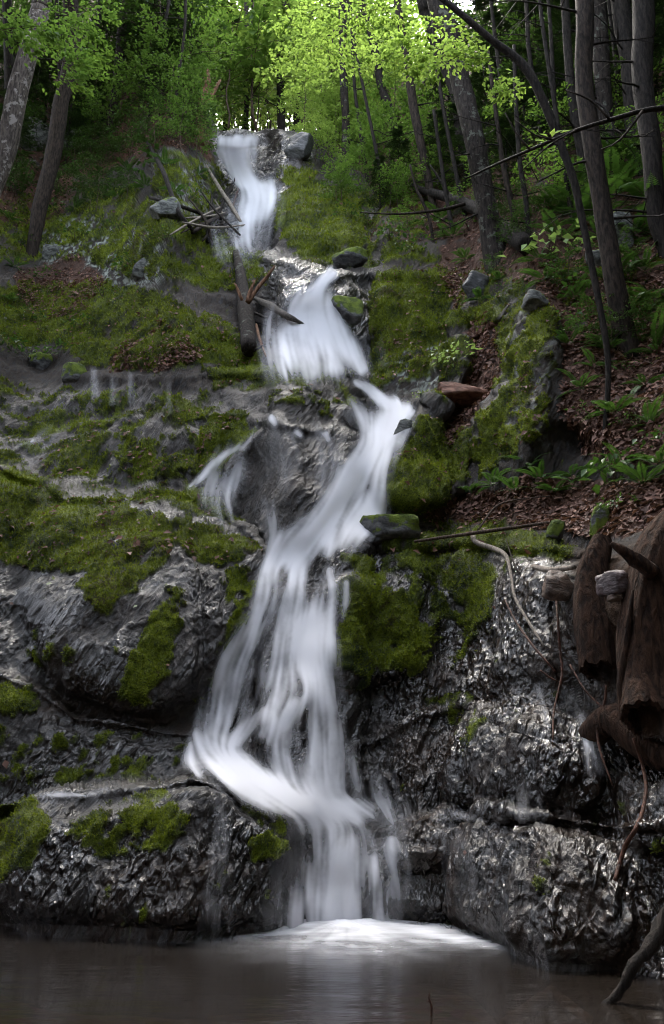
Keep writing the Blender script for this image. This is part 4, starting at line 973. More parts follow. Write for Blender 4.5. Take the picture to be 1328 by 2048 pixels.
tree('dark slanting trunk above the left hillside ferns', [(215,190,13),(265,80,13),(290,40,12),(316,-10,12)], M_BARKD, crown=0, crown_mat=M_LEAFD, nbr=5, Lr=1.2, crown_off=(-1, 0, 2))
tree('dark thin trunk at the left edge behind the birch', [(20,260,16),(18,120,16),(14,-10,15)], M_BARKD, crown=1, crown_mat=M_NEEDLE, nbr=4, Lr=1.2)
tree('thin dark trunk with bare twigs on the left hillside', [(180,250,9),(190,120,9),(200,-10,8)], M_BARKD, crown=2, crown_mat=M_NEEDLE, nbr=9, Lr=1.3)
T['r1'] = tree('brown furrowed trunk standing nearest on the right slope', [(1252,692,42),(1225,560,36),(1200,430,34),(1185,300,32),(1172,150,31),(1160,-10,30)], M_BARK, crown=0, crown_mat=M_NEEDLE, nbr=7, br=(.35, .8), Lr=1.2, bump=.07, crown_off=(1, 0, 1))
T['r2'] = tree('slim dark crooked tree arching over to the left', [(1210,862,9),(1213,720,12),(1190,560,13),(1165,430,14),(1150,360,15),(1120,290,15),(1085,200,16),(1060,140,16),(1020,105,14),(985,80,13),(930,35,11),(875,-10,10)], M_BARKD, sides=8, top=0, nbr=4, br=(.4, .9), Lr=.8)
tree('black trunk at the right edge', [(1335,500,30),(1316,430,31),(1300,300,34),(1292,150,35),(1285,-10,36)], M_BARKD, crown=1, crown_mat=M_NEEDLE, nbr=6, Lr=1.3, toward=math.pi, crown_off=(1.5, 0, 0))
tree('grey trunk just behind the brown furrowed trunk', [(1235,340,22),(1215,240,28),(1195,110,29),(1182,-10,30)], M_BARKL, crown=2, crown_mat=M_NEEDLE, nbr=4, Lr=1.2, crown_off=(2, 0, 0))
tree('dark trunk second from the right edge', [(1284,340,26),(1270,250,27),(1260,130,28),(1250,-10,30)], M_BARKD, crown=0, crown_mat=M_LEAFD, nbr=6, Lr=1.3, crown_off=(2, 0, 1))
tree('dim slender trunk left of the brown furrowed trunk', [(1172,370,18),(1160,300,17),(1145,200,16),(1135,100,15),(1127,-10,14)], M_BARKD, crown=1, crown_mat=M_NEEDLE, nbr=6, Lr=1.2, crown_off=(2, 0, 0))
T['r7'] = tree('stout mottled trunk with lichened foot on the right bank', [(992,515,44),(965,400,38),(945,300,37),(925,180,36),(905,80,35),(880,-10,34)], M_BARKL, crown=2, crown_mat=M_LEAFD, nbr=5, Lr=1.0, crown_off=(3.5, 0, 1))
tree('black trunk crossing in front of the stout mottled trunk', [(942,360,17),(925,270,20),(905,190,20),(880,110,18),(855,30,18),(842,-10,18)], M_BARKD, crown=0, crown_mat=M_LEAF, nbr=4, Lr=.9, crown_off=(4, 1, 1))
tree('dark leaning trunk in the middle of the right slope', [(806,310,17),(785,240,16),(765,170,15),(745,90,14),(728,10,12),(722,-10,12)], M_BARKD, crown=1, crown_mat=M_LEAF, nbr=3, crown_off=(4.5, 2, 2))
T['r10'] = tree('straight pale grey trunk right of the topmost fall', [(690,335,17),(687,250,15),(685,150,14),(686,-10,14)], M_BARKL, crown=2, crown_mat=M_LEAF, nbr=2, crown_off=(4, 4, 2))
tree('dark slanting trunk left of the stout mottled trunk', [(868,420,13),(850,340,15),(838,280,16),(825,200,16),(815,120,14),(798,-10,12)], M_BARK, crown=0, crown_mat=M_LEAF, nbr=4, crown_off=(4.5, 2, 2))
tree('thin leaning pole of a tree above the fallen log', [(1036,470,11),(1018,390,11),(1005,330,10),(995,260,8),(985,180,7),(975,100,5)], M_BARK, top=0, sides=7, nbr=5, Lr=.7)
tree('thin upright pole of a tree beside the fallen log end', [(1058,480,10),(1048,400,10),(1040,320,9),(1032,200,8),(1028,90,6)], M_BARKD, top=0, sides=7, nbr=5, Lr=.8)
tree('thin pale sapling stem left of the fallen log', [(866,482,6),(858,440,6),(845,405,6),(832,375,5),(820,330,4)], M_BARK, top=0, sides=6, nbr=2, Lr=.5)
tree('slim sapling stem leaning under the mottled trunk', [(905,460,8),(890,380,8),(878,300,7),(868,220,6)], M_BARKD, top=0, sides=6, nbr=3, Lr=.6)
tree('thin dark pole on the litter slope right of the stout mottled trunk', [(1110,400,9),(1112,300,9),(1108,180,8),(1100,60,7),(1095,-10,6)], M_BARKD, top=3, sides=6, nbr=4, Lr=.8)
thin = [([(770,400,7),(760,330,7),(742,240,6),(716,130,5),(700,40,4)],'thin dark stem leaning left over the upper right slope'),([(930,430,8),(912,350,8),(890,240,7),(872,120,6),(862,-10,5)],'thin dark stem leaning beside the stout mottled trunk'),([(1085,330,9),(1075,220,9),(1060,110,8),(1050,-10,7)],'thin dark stem behind the arching crooked tree'),([(1145,440,9),(1128,330,9),(1108,200,8),(1085,60,7),(1078,-10,6)],'slim dark stem leaning left of the furrowed trunk'),([(735,360,7),(722,280,7),(708,170,6),(703,60,5)],'slim stem leaning near the pale grey trunk'),([(1022,300,8),(1008,200,8),(990,90,7),(980,-10,6)],'slim dark stem left of the arching crooked tree'),([(300,230,7),(312,140,7),(330,40,6),(338,-10,5)],'slim dark stem high on the left hillside'),([(110,330,8),(120,200,8),(118,80,7),(112,-10,6)],'slim dark stem behind the left grey-brown trunk'),([(350,250,6),(356,160,6),(368,60,5),(372,-10,5)],'slim stem left of the broken snag'),([(1225,300,10),(1232,180,10),(1226,60,9),(1220,-10,9)],'slim dark stem behind the furrowed trunk')]
for k, (pp_, lb) in enumerate(thin): tree(lb, pp_, M_BARKD, top=3, sides=7, nbr=7, br=(.25, .95), Lr=.9, seed=40 + k)
# far trees behind the top of the falls
far = [(492,262,9,27,'black thin far trunk just right of the broken snag'),(505,262,7,30,'thinner black far trunk beside another over the topmost fall'),(563,250,15,26,'dark straight conifer trunk behind the top of the falls'),(594,248,12,28,'straight dark trunk right of the far conifer'),(528,255,7,33,'faint slim trunk in the gap over the falls'),(655,262,9,27,'slim dark trunk between conifer and pale grey trunk'),(450,262,8,32,'slim trunk behind the broken snag'),(625,255,8,34,'faint trunk amid the sunlit far leaves'),(728,230,9,31,'thin far trunk right of the pale grey trunk')]
for k, (x, y, w, Y, lb) in enumerate(far):
    tree(lb, [(x, y, w), (x + 1, y - 120, w), (x + (-1) ** k * 2, -20, w * .9)], M_BARKD, Y=Y, sink=2.5, top=5, crown=k % 3, crown_mat=(M_LEAFB, M_LEAF)[k % 2], nbr=6, Lr=1.4, sides=7, group='far trunks behind the top of the falls', cscale=1.1, ncrown=1, crown_off=(0, 1, 0), seed=k)
# broken snag
sb = at(402, 275); sn = thing('broken_snag', 'splintered red-brown snag left of the topmost fall', 'tree stump', sb)
sp = np.array([at_depth(x, y, sb[1]) for x, y in ((400,290),(401,255),(404,225),(409,195),(412,172),(416,148),(415,138))])
mpp = np.linalg.norm(sb - CAM) / F
V, fs = tube(sp, np.array([9, 8, 9.5, 10.5, 9, 4.5, .8]) * mpp, 12, .35, 5, sub=3); part('trunk', V, fs, M_ROT, sn, sb)
V, fs = tube(np.array([at_depth(x, y, sb[1] - .1) for x, y in ((408,226),(418,204),(430,180),(441,160))]), np.array([5, 4.5, 4, 2]) * mpp, 8, .2, 6, sub=2); part('branch', V, fs, M_ROT, sn, sb)

# leafy twigs hanging into the picture from the trees
leaf_sprays(T['birch'][0], T['birch'][1], M_LEAF, [(25,35,10.8,.9,.2,60),(60,55,10.6,.9,-.2,70),(95,62,10.7,.7,.1,50),(40,75,10.9,.6,.4,40),(15,65,11,.6,2.8,40)], 51)
leaf_sprays(T['l2'][0], T['l2'][1], M_LEAF, [(120,100,12.2,.9,.1,60),(150,120,12.1,.8,-.3,70),(165,60,12.3,.8,.2,50),(140,160,12.2,.7,.2,50),(170,95,12.4,.8,.5,50),(118,25,12.2,.9,.1,60),(180,20,12.4,1.0,.1,60)], 52)
leaf_sprays(T['r7'][0], T['r7'][1], M_LEAFB, [(870,95,11.5,.7,2.9,45),(905,115,11.3,.8,.1,60),(930,100,11.2,.7,-.2,50),(880,135,11.4,.7,2.5,40),(850,60,11.6,.8,3.0,60),(815,75,11.8,.8,2.8,50),(775,110,12,.7,3.0,45),(800,130,12,.7,.2,45),(850,130,12,.7,2.9,40),(910,60,11.6,.8,.3,50),(1005,165,11,.6,.3,36),(1020,180,11,.5,2.9,30)], 53)
for k, (x, y, L, a) in enumerate([(1088,282,.13,3.6),(1096,274,.12,2.9),(1100,284,.12,4.4),(1108,268,.11,.4),(1120,266,.12,.1),(1118,274,.10,-.6),(1104,274,.10,1.4)]):
    c_ = at_depth(x, y, T['r2'][1][1] - .3); o = link('leaf', leaf_mesh('leaf', np.zeros((1, 3)), np.array([[math.cos(a), -.3, math.sin(a) * .6]]), np.array([[0.1, -.7, .7]]), [L], .7, k), M_LEAFB, T['r2'][0]); o.location = c_ - T['r2'][1]
leaf_sprays(T['r10'][0], T['r10'][1], M_LEAFB, [(700,30,13.5,1.3,3.0,90),(650,60,13.8,1.4,2.6,90),(740,15,13.4,1.2,.2,80),(620,25,14,1.4,2.9,90),(600,110,15,1.3,2.8,90),(670,110,14.5,1.2,.4,80),(720,70,14,1.2,.1,80),(640,150,15.5,1.2,2.9,80)], 55)

# ------------------------------------------------------------------ understory: saplings and hemlocks, every one its own
def sapling(px, py, h, mat, label, group, k, Y=None):
    b = (at(px, py) if Y is None else at_depth(px, py, Y)) - [0, 0, .05]; t = thing('sapling', label, 'sapling', b, group, rz=(k * 2.399) % 6.28, scale=h / 2.0)
    s, f = SAPS[k % 4]; link('stem', with_mat(s, M_TWIG), None, t); link('foliage', with_mat(f, mat), None, t); return t
def hemlock(px, py, h, label, group, k, Y=None, mat=None):
    b = (at(px, py) if Y is None else at_depth(px, py, Y)) - [0, 0, .1]; t = thing('hemlock_tree', label, 'tree', b, group, rz=(k * 1.7) % 6.28, scale=h / 4.0)
    s, f = HEMS[k % 3]; link('trunk', with_mat(s, M_BARKD), None, t); link('needles', with_mat(f, mat or M_NEEDLE), None, t); return t
ORD = ['first','second','third','fourth','fifth','sixth','seventh','eighth','ninth','tenth','eleventh','twelfth','thirteenth','fourteenth','fifteenth','sixteenth','seventeenth','eighteenth','nineteenth','twentieth','twenty-first','twenty-second','twenty-third','twenty-fourth']
def ordinals(items):
    o = sorted(range(len(items)), key=lambda i: items[i][0]); r_ = {i: k for k, i in enumerate(o)}; n = len(items)
    return ['leftmost of the row' if r_[i] == 0 else 'rightmost of the row' if r_[i] == n - 1 else ORD[r_[i]] + ' from the left' for i in range(n)]
kk = 0
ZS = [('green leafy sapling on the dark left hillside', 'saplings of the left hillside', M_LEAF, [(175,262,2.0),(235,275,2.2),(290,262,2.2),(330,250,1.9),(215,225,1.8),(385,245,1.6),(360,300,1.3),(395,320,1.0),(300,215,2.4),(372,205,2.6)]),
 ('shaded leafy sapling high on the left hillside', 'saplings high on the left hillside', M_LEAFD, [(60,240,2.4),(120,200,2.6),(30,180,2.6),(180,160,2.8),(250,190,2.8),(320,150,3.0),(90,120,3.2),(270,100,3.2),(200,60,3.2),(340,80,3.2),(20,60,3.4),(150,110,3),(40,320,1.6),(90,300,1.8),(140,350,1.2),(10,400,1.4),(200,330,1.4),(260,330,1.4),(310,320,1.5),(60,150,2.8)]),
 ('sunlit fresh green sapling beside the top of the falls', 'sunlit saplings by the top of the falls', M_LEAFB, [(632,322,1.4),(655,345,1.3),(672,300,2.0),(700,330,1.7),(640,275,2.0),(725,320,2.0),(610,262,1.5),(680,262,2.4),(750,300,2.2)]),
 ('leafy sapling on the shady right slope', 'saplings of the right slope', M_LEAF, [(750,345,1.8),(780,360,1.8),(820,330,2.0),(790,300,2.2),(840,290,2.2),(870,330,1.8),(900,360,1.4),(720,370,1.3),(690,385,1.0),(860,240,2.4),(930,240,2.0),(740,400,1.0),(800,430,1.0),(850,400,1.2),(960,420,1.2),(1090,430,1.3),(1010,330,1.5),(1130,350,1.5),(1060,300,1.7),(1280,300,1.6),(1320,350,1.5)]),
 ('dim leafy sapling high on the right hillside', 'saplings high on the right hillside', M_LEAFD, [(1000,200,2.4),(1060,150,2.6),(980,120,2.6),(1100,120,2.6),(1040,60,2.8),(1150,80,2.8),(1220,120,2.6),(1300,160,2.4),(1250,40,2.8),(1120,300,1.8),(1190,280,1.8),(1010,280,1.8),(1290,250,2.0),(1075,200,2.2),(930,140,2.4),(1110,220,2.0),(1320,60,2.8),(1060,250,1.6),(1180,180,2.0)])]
for lb, gp, mt, items in ZS:
    for (x, y, h), od in zip(items, ordinals(items)): sapling(x, y, h, mt, lb + ', ' + od, gp, kk); kk += 1
rgv = np.random.default_rng(19)
def undergrowth(n, box, lo, hi, mat, label, group, bad=()):
    """low leafy shrubs spread over a bank, every one its own"""
    global kk
    it = []
    while len(it) < n:
        x, y = rgv.uniform(box[0], box[2]), rgv.uniform(box[1], box[3])
        if sample(DIRT, x, y) + 0.6 * sample(MOSS, x, y) > .35 and not any(a <= x <= c_ and b_ <= y <= d_ for a, b_, c_, d_ in bad): it.append((x, y, rgv.uniform(lo, hi)))
    for (x, y, h), od in zip(it, ordinals(it)): sapling(x, y, h, mat, label + ', ' + od, group, kk); kk += 1
undergrowth(22, (0, 250, 420, 430), .7, 1.3, M_LEAFD, 'low dark leafy shrub on the left bank', 'low shrubs of the left bank')
undergrowth(14, (150, 160, 425, 300), 1.0, 1.7, M_LEAF, 'leafy shrub above the brush pile', 'shrubs above the brush pile')
undergrowth(16, (650, 300, 900, 470), .6, 1.2, M_LEAF, 'low leafy shrub on the slope right of the upper falls', 'low shrubs right of the upper falls')
undergrowth(20, (900, 400, 1328, 720), .4, .8, M_LEAFD, 'low dark leafy shrub on the right litter slope', 'low shrubs of the right litter slope', [(900,560,1110,720)])
undergrowth(10, (600, 225, 720, 300), 1.0, 1.8, M_LEAFB, 'bright shrub at the lip right of the topmost fall', 'bright shrubs at the lip of the falls')
rgf = np.random.default_rng(5)
for k in range(46):                                   # leafy young trees on the ground behind the top of the falls
    x = rgf.uniform(360, 800) if k < 34 else rgf.uniform(420, 580); Y = rgf.uniform(21, 40); sapling(x, 262 + rgf.uniform(-10, 10) + (Y - 21) * 0.3, rgf.uniform(3.5, 7.5), (M_LEAFB, M_LEAF)[k % 3 == 0], 'bright leafy young tree in the wood behind the falls', 'young trees behind the top of the falls', kk, Y=Y); kk += 1
HZ = [('dark hemlock on the left hillside', 'hemlocks of the left hillside', [(130,330,2.6),(10,330,2.6),(180,290,2.6),(90,220,3.2),(290,190,3),(350,180,3),(60,300,3.0),(200,200,3.6),(270,170,3.8),(20,220,3.6),(120,120,4.5),(320,230,2.8),(240,100,4.8),(330,110,4.5),(60,90,5)]),
 ('dark hemlock on the right slope', 'hemlocks of the right slope', [(760,420,1.5),(800,400,2.0),(930,380,2.6),(880,380,2.2),(980,350,3.0),(1060,340,3.0),(1120,320,3.0),(900,280,3.4),(1000,250,3.6),(1150,230,3.6),(960,180,4),(1080,150,4.2),(1230,220,3.6),(1310,260,3.4),(1180,120,4.2),(1280,120,4.2),(1020,400,2.0),(1100,60,4.5),(1220,20,4.5)]),
 ('hemlock in the wood behind the top of the falls', 'hemlocks behind the top of the falls', [])]
for lb, gp, items in HZ:
    for (x, y, h), od in zip(items, ordinals(items)): hemlock(x, y, h, lb + ', ' + od, gp, kk); kk += 1
for (x, Y, h) in ((590, 36, 9), (425, 30, 8), (720, 32, 8)):
    hemlock(x, 275, h, HZ[2][0], HZ[2][1], kk, Y=Y); kk += 1

# unseen wood, added on all sides and shaped to shade the ravine
def shade_canopy():
    rg = np.random.default_rng(77); A = []
    spots = []
    for k in range(330):                              # added roof of leaves, left open over the stream to let skylight in
        y = rg.uniform(-9, 20); x = rg.uniform(4.9, 15) * rg.choice([-1, 1]); x = x - .9 if x > 0 else x; z = max(2.2 + 1.14 * y + 2.4, 11.0) + rg.uniform(0, 5)
        spots.append((x, y, z))
    for k in range(60): y = rg.uniform(4, 13); spots.append(((0.5 * y + rg.uniform(3.0, 9)) * rg.choice([-1, 1, 1]), y, rg.uniform(0, 4) + 5 + .6 * y))  # extra unseen clumps at the sides, mostly right, to block light
    for k in range(70): y = rg.uniform(-9, 6); spots.append(((0.5 * max(y, 0) + rg.uniform(5.6, 11)) * rg.choice([-1, 1]), y, rg.uniform(2, 11)))
    for k in range(150): spots.append((rg.uniform(-13, 13), rg.uniform(-14, -6), rg.uniform(2.5, 15)))
    for k in range(50): spots.append((rg.uniform(-6, 6), rg.uniform(-9, -3.5), rg.uniform(12, 16)))
    tr = []
    for i_, (x, y, z) in enumerate(spots):
        for q in range(26):
            v = unit(rg.normal(size=3)) * (0.3 + 0.7 * rg.random()) * [2.3, 2.3, 1.8]; d = rg.normal(size=3) * [1, 1, .2]
            A.append(spray(rg, np.array([x, y, z]) + v, d, 1.2, 9, 0.46, .4, .2))
        if i_ % 4 == 0 and y < 6 and abs(x) > 5: tr.append(tube(np.array([[x, y, -1.0], [x + rg.normal(0, .2), y, z * .5], [x, y, z + 1]]), [.2, .15, .06], 7))
    P_, D_, N_, S_ = (np.concatenate(x) for x in zip(*A)); V, F_ = leaves(P_, D_, N_, S_, .62); tv, tf = join(tr)
    o = link('shade_forest', mesh_from('shade_forest', V, F_, smooth=False, attrs=dict(tone=np.repeat(rg.random(len(P_)), 4))), M_LEAFD)
    tag(o, 'unseen leafy wood added round the ravine to shade it', 'forest', None, 'stuff')
    tag(link('shade_trunks', mesh_from('shade_trunks', tv, tf), M_BARKD), 'unseen trunks added under the shading wood round the ravine', 'forest', None, 'stuff')
shade_canopy()

# ------------------------------------------------------------------ ferns and herbs
FRONDS = [frond_mesh(s) for s in (61, 62, 63)]
def fern(px, py, L, label, group, k, mat=None, n=9):
    L = L * 1.2
    b = at(px, py, 0.02); t = thing('fern', label, 'fern', b, group)
    rg = np.random.default_rng(300 + k); a0 = rg.random() * 6.28
    for q in range(n):
        o = link('frond', with_mat(FRONDS[(q + k) % 3], mat or M_FERN), None, t); o.rotation_euler = (rg.normal(0, .15), rg.normal(-.1, .3), a0 + q * 6.283 / n + rg.normal(0, .2)); o.scale = (L * (0.5 + .5 * rg.random()),) * 3
FZ = [('fern hanging under the dark overhang by the leaf litter', 'ferns under the overhang', [(985,972,.42),(1030,985,.42),(1080,962,.45),(1060,935,.35),(940,985,.35),(1110,985,.4),(1145,955,.45)]),
 ('fern with toothed fronds beside the broad-leaved herb', 'ferns beside the herb at right', [(1195,945,.45),(1288,972,.5),(1245,930,.4)]),
 ('bright fern in the patch behind the brown furrowed trunk', 'ferns behind the furrowed trunk', [(1180,445,1.0),(1150,425,1.0),(1225,395,1.1),(1125,480,.9),(1265,470,1.0),(1300,410,1.1),(1155,380,1.0),(1240,330,1.1),(1205,480,.8),(1110,420,.9),(1320,470,1.0),(1285,350,1.1)]),
 ('fern on the leafy slope at the right edge', 'ferns at the right edge', [(1305,600,.6),(1315,705,.6),(1215,700,.42),(1290,770,.5),(1290,540,.7),(1190,735,.4),(1260,620,.5),(1140,690,.45),(1160,780,.4),(1230,830,.45),(1300,850,.5),(1320,930,.5),(1150,600,.5),(1220,560,.6)]),
 ('fern on the litter under the fallen log', 'ferns under the fallen log', [(905,475,.6),(930,520,.5),(960,600,.4),(1090,560,.5),(880,440,.6),(1080,520,.6),(1000,560,.4)]),
 ('fern among the mossy stones of the left hillside', 'ferns of the left hillside', [(272,548,.45),(30,535,.6),(60,370,.9),(20,600,.5),(330,330,.9),(205,350,.9),(300,290,1.0),(150,420,.8),(255,340,.9),(20,440,.8),(110,360,.9),(350,385,.7),(395,350,.7),(235,395,.7),(180,310,1.0),(290,375,.8),(45,310,1.0),(370,270,.9),(330,430,.5),(240,290,1.0),(120,270,1.0)])]
fk = 0
for lb, gp, items in FZ:
    for (x, y, L), od in zip(items, ordinals(items)): fern(x, y, L * (.62 if 'left hillside' in lb else 1), lb + ', ' + od, gp, fk); fk += 1
HERBS = [herb_mesh(s, n, lf, sp_, h) for s, n, lf, sp_, h in ((71, 60, .085, .22, .30), (72, 42, .13, .2, .42), (73, 70, .06, .2, .2))]
def herb(px, py, sc, label, k, mat, group=None):
    t = thing('herb_plant', label, 'plant', at(px, py, .02), group, rz=k * 1.3, scale=sc); f, s = HERBS[k % 3]
    link('foliage', with_mat(f, mat), None, t); link('stalks', with_mat(s, M_TWIG), None, t)
herb(118,715,1.0,'leafy green herb on the left mossy bank',0,M_FERN); herb(1232,975,1.0,'broad-leaved herb in the litter above the driftwood',1,M_FERN); herb(915,725,.9,'pale sunlit leafy plant on the outcrop above the red slab',0,M_FERNB)
herb(205,590,.8,'small leafy herb in the brown litter on the left bank',2,M_FERN); herb(1105,520,1.3,'tall pale green herb beside the lichened right boulder',1,M_FERNB); herb(880,655,.6,'small bushy plant on the bright moss right of the fan-shaped fall',2,M_FERN)
herb(850,800,.5,'small pale plant hanging at the edge of the outcrop',2,M_FERNB); herb(1240,1020,.5,'low herb leaf tuft just above the big driftwood',0,M_FERN); herb(1020,585,.6,'small green plant behind the outcrop crest',2,M_FERN)
herb(60,720,.8,'low plant at the foot of the left bank by the mossy lumps',2,M_FERN); herb(165,655,.8,'green herb above the leafy herb of the left bank',0,M_FERN); herb(640,300,1.6,'sunlit leafy bush at the lip right of the topmost fall',0,M_LEAFB)
gl_ = 'small dark herb in the ground cover of the right slope'
HI = [(830,500,.9),(780,480,.9),(740,450,1.0),(700,430,.9),(860,460,.9),(960,560,.7),(1130,570,.8),(1160,600,.8),(1250,560,.9),(1300,650,.8),(1140,660,.7),(1280,850,.6),(1190,830,.6),(1310,900,.6),(1250,740,.6),(940,460,.9)]
for k, (x, y, s_) in enumerate(HI): herb(x, y, s_, gl_ + ', ' + ordinals(HI)[k], k, M_FERN, 'ground cover herbs of the right slope')
gl_ = 'small dark herb in the ground cover of the left hillside'
HI = [(90,560,.9),(250,540,.8),(330,480,.8),(60,640,.9),(20,700,.8),(240,460,.9),(150,480,1.0),(110,430,1.1),(40,490,1.0),(380,400,.9),(420,300,.9),(410,360,.8),(20,380,1.2),(300,330,1.2),(160,340,1.2),(220,300,1.3)]
for k, (x, y, s_) in enumerate(HI): herb(x, y, s_, gl_ + ', ' + ordinals(HI)[k], k, M_FERN, 'ground cover herbs of the left hillside')
# ------------------------------------------------------------------ boulders and stones
S_MOSSY = mat_stone('mossy_stone', (0.05, 0.05, 0.052), (0.14, 0.14, 0.14), 0.85)
S_LICH = mat_stone('lichened_stone', (0.035, 0.037, 0.035), (0.16, 0.165, 0.15), 0.45)
S_RED = mat_stone('red_brown_slab', (0.075, 0.032, 0.02), (0.20, 0.095, 0.06), 0.0)
S_BROWN = mat_stone('brown_stone', (0.05, 0.033, 0.025), (0.17, 0.115, 0.085), 0.0, 0.5)
S_PURPLE = mat_stone('dull_purple_stone', (0.06, 0.042, 0.042), (0.13, 0.095, 0.095), 0.0, 0.5)
S_DARK = mat_stone('dark_wet_stone', (0.02, 0.02, 0.021), (0.07, 0.07, 0.072), 0.3, 0.35)
def boulder(px, py, w, h, label, mat, seed, depth=0.8, rot=(0, 0, 0), blocky=.5, off=0.0, name='boulder'):
    """stone seen as w by h pixels around (px, py), resting on the ground there"""
    b = at(px, py + h * .3, off); m = np.linalg.norm(b - CAM) / F
    V, fs = rock_mesh(seed, (w / 2 * m, w / 2 * m * depth, h / 2 * m), blocky)
    o = link(name, mesh_from(name, V, fs), mat); o.rotation_euler = rot; c = at_depth(px, py, b[1] + (.6 * w / 2 * m * depth if off == 0 else 0)); o.location = c
    return tag(o, label, 'rock')
boulder(775,1066,122,66,'small rounded boulder under green moss beside the zigzag fall',S_MOSSY,1,.9)
boulder(936,792,124,46,'flat red-brown slab tilted over the outcrop gully',S_RED,2,.8,(.25,.12,.1),.8,off=.15,name='rock_slab')
boulder(1072,604,46,36,'pale pinkish rock topping the crest of the outcrop',S_LICH,3,.9,(0,.1,.2),.5,off=.05)
boulder(140,288,56,44,'grey lichened rock left of the ferns on the left hillside',S_LICH,4,.9,(.2,.1,.2),.8)
boulder(60,278,80,90,'large dim lichened rock between the two left trunks',S_LICH,14,.9,(.1,-.1,.2),.8)
boulder(104,508,34,30,'small grey stone at the foot of the left trunk',S_LICH,5)
boulder(288,540,36,44,'upright mossy stone among the left hillside moss',S_LICH,6,.8,(0,.2,0),.8)
boulder(330,425,60,44,'lichened grey boulder below the long dark branch',S_LICH,7,.9)
boulder(1240,470,40,90,'upright grey rock beside the nearest right trunk',S_LICH,8,.8,(0,.05,.2),.8)
boulder(1198,520,44,44,'grey boulder left of the nearest right trunk',S_LICH,24,.8,(0,.05,.5),.7)
boulder(953,572,46,66,'dark standing stone leaning on the litter slope',S_DARK,9,.5,(0,.5,.2),.8)
boulder(1200,1050,34,80,'green-grey mossy standing stone in the leaf litter',S_MOSSY,10,.7,(0,.15,0),.25)
boulder(1112,1062,34,46,'mossy leaning stone left of the standing stone',S_MOSSY,25,.8,(0,.4,0),.2)
boulder(748,968,44,70,'grey stone dividing the zigzag fall',S_DARK,11,.8,(0,.35,0),.6,off=.1)
boulder(714,978,26,60,'small mossy stone beside the stone dividing the fall',S_MOSSY,12,.8,(0,.1,0),.6,off=.08)
boulder(1117,1172,56,58,'rough brown stone wedged left of the driftwood',S_BROWN,13,.9,(0,.2,0),.5,off=.15)
boulder(1228,1166,58,44,'smooth purplish stone wedged between the driftwood logs',S_PURPLE,15,.9,(.1,-.2,.1),.6,off=.28)
boulder(1228,1196,30,14,'small orange-brown stone under the purplish stone',S_BROWN,16,.9,(0,0,0),.5,off=.28)
boulder(148,748,44,50,'bright moss-covered lump at the foot of the left bank',S_MOSSY,19,.8,(0,0,0),.2)
boulder(82,728,46,40,'mossy lump left of the brighter moss-covered lump',S_MOSSY,20,.8,(0,0,0),.2)
boulder(700,522,66,44,'rounded mossy rock above the fan-shaped fall',S_MOSSY,21,.8,(0,0,0),.3)
boulder(806,862,30,56,'pale lichened stone face at the outcrop edge',S_LICH,22,.4,(0,.4,0),.3,off=.02)
boulder(690,625,70,60,'mossy block under the grey rock right of the fan-shaped fall',S_MOSSY,23,.8,(0,.2,0),.6)
boulder(600,300,50,60,'dark rock at the lip right of the topmost fall',S_DARK,26,.8,(0,.2,0),.6)

# ------------------------------------------------------------------ dead wood
M_DRIFT2 = mat_bark('grey_driftwood', (0.03, 0.026, 0.022), (0.13, 0.115, 0.10), scale=1.5, bumpd=0.02)
def stick(label, pts, mat, off=0.05, sides=7, bump=.12, group=None, cat='branch', name='fallen_branch', z=None, Y=None, seed=0):
    p = np.array(pts, float)
    if Y is not None: P3 = np.array([at_depth(x, y, Y) for x, y, w in p])
    elif z is not None: d = ray(p[:, 0], p[:, 1]); P3 = CAM + d * ((z - CAM[2]) / d[:, 2])[:, None]
    else:
        D = dist_at(p[:, 0], p[:, 1]) - off
        for _ in range(3): D[1:-1] = np.minimum(D[1:-1], .25 * D[:-2] + .5 * D[1:-1] + .25 * D[2:])
        P3 = CAM + ray(p[:, 0], p[:, 1]) * D[:, None]
    rad = p[:, 2] / 2 / F * np.linalg.norm(P3 - CAM, axis=1)
    base = P3[0]; V, fs = tube(P3, rad, sides, bump, seed, sub=4)
    o = link(name, mesh_from(name, V - base, fs), mat); o.location = base
    return tag(o, label, cat, group), base, P3
gp = 'sticks of the brush pile by the upper falls'
stick('long dark bent branch slanting into the brush pile', [(295,285,6),(325,340,9),(345,395,9),(358,425,9),(386,462,7)], M_BARKD, .6, group=gp)
stick('dark branch lying across into the brush pile', [(300,395,6),(360,412,7),(415,432,7)], M_BARKD, .5, group=gp)
stick('pale peeled branch reaching down beside the second fall', [(412,330,4),(440,378,8),(458,405,9),(482,445,6)], M_PALEWOOD, .6, group=gp)
stick('twisting dark branch fork in front of the topmost fall', [(450,338,3),(468,358,6),(460,380,7),(448,400,6),(436,432,6)], M_BARKD, .6, group=gp)
stick('thin curved twig rising over the second fall', [(480,348,2),(483,362,3),(474,385,3),(466,412,3)], M_TWIGR, .4, group=gp)
stick('wet black branch pointing down from the brush pile', [(443,445,7),(475,466,10),(508,490,8)], M_BARKD, .5, group=gp)
stick('thick grey branch at the heart of the brush pile', [(385,465,8),(425,440,9),(462,424,6)], M_BARK, .3, group=gp)
stick('dark upright stub in the brush pile', [(424,392,3),(421,430,9),(416,482,10)], M_BARKD, .3, group=gp)
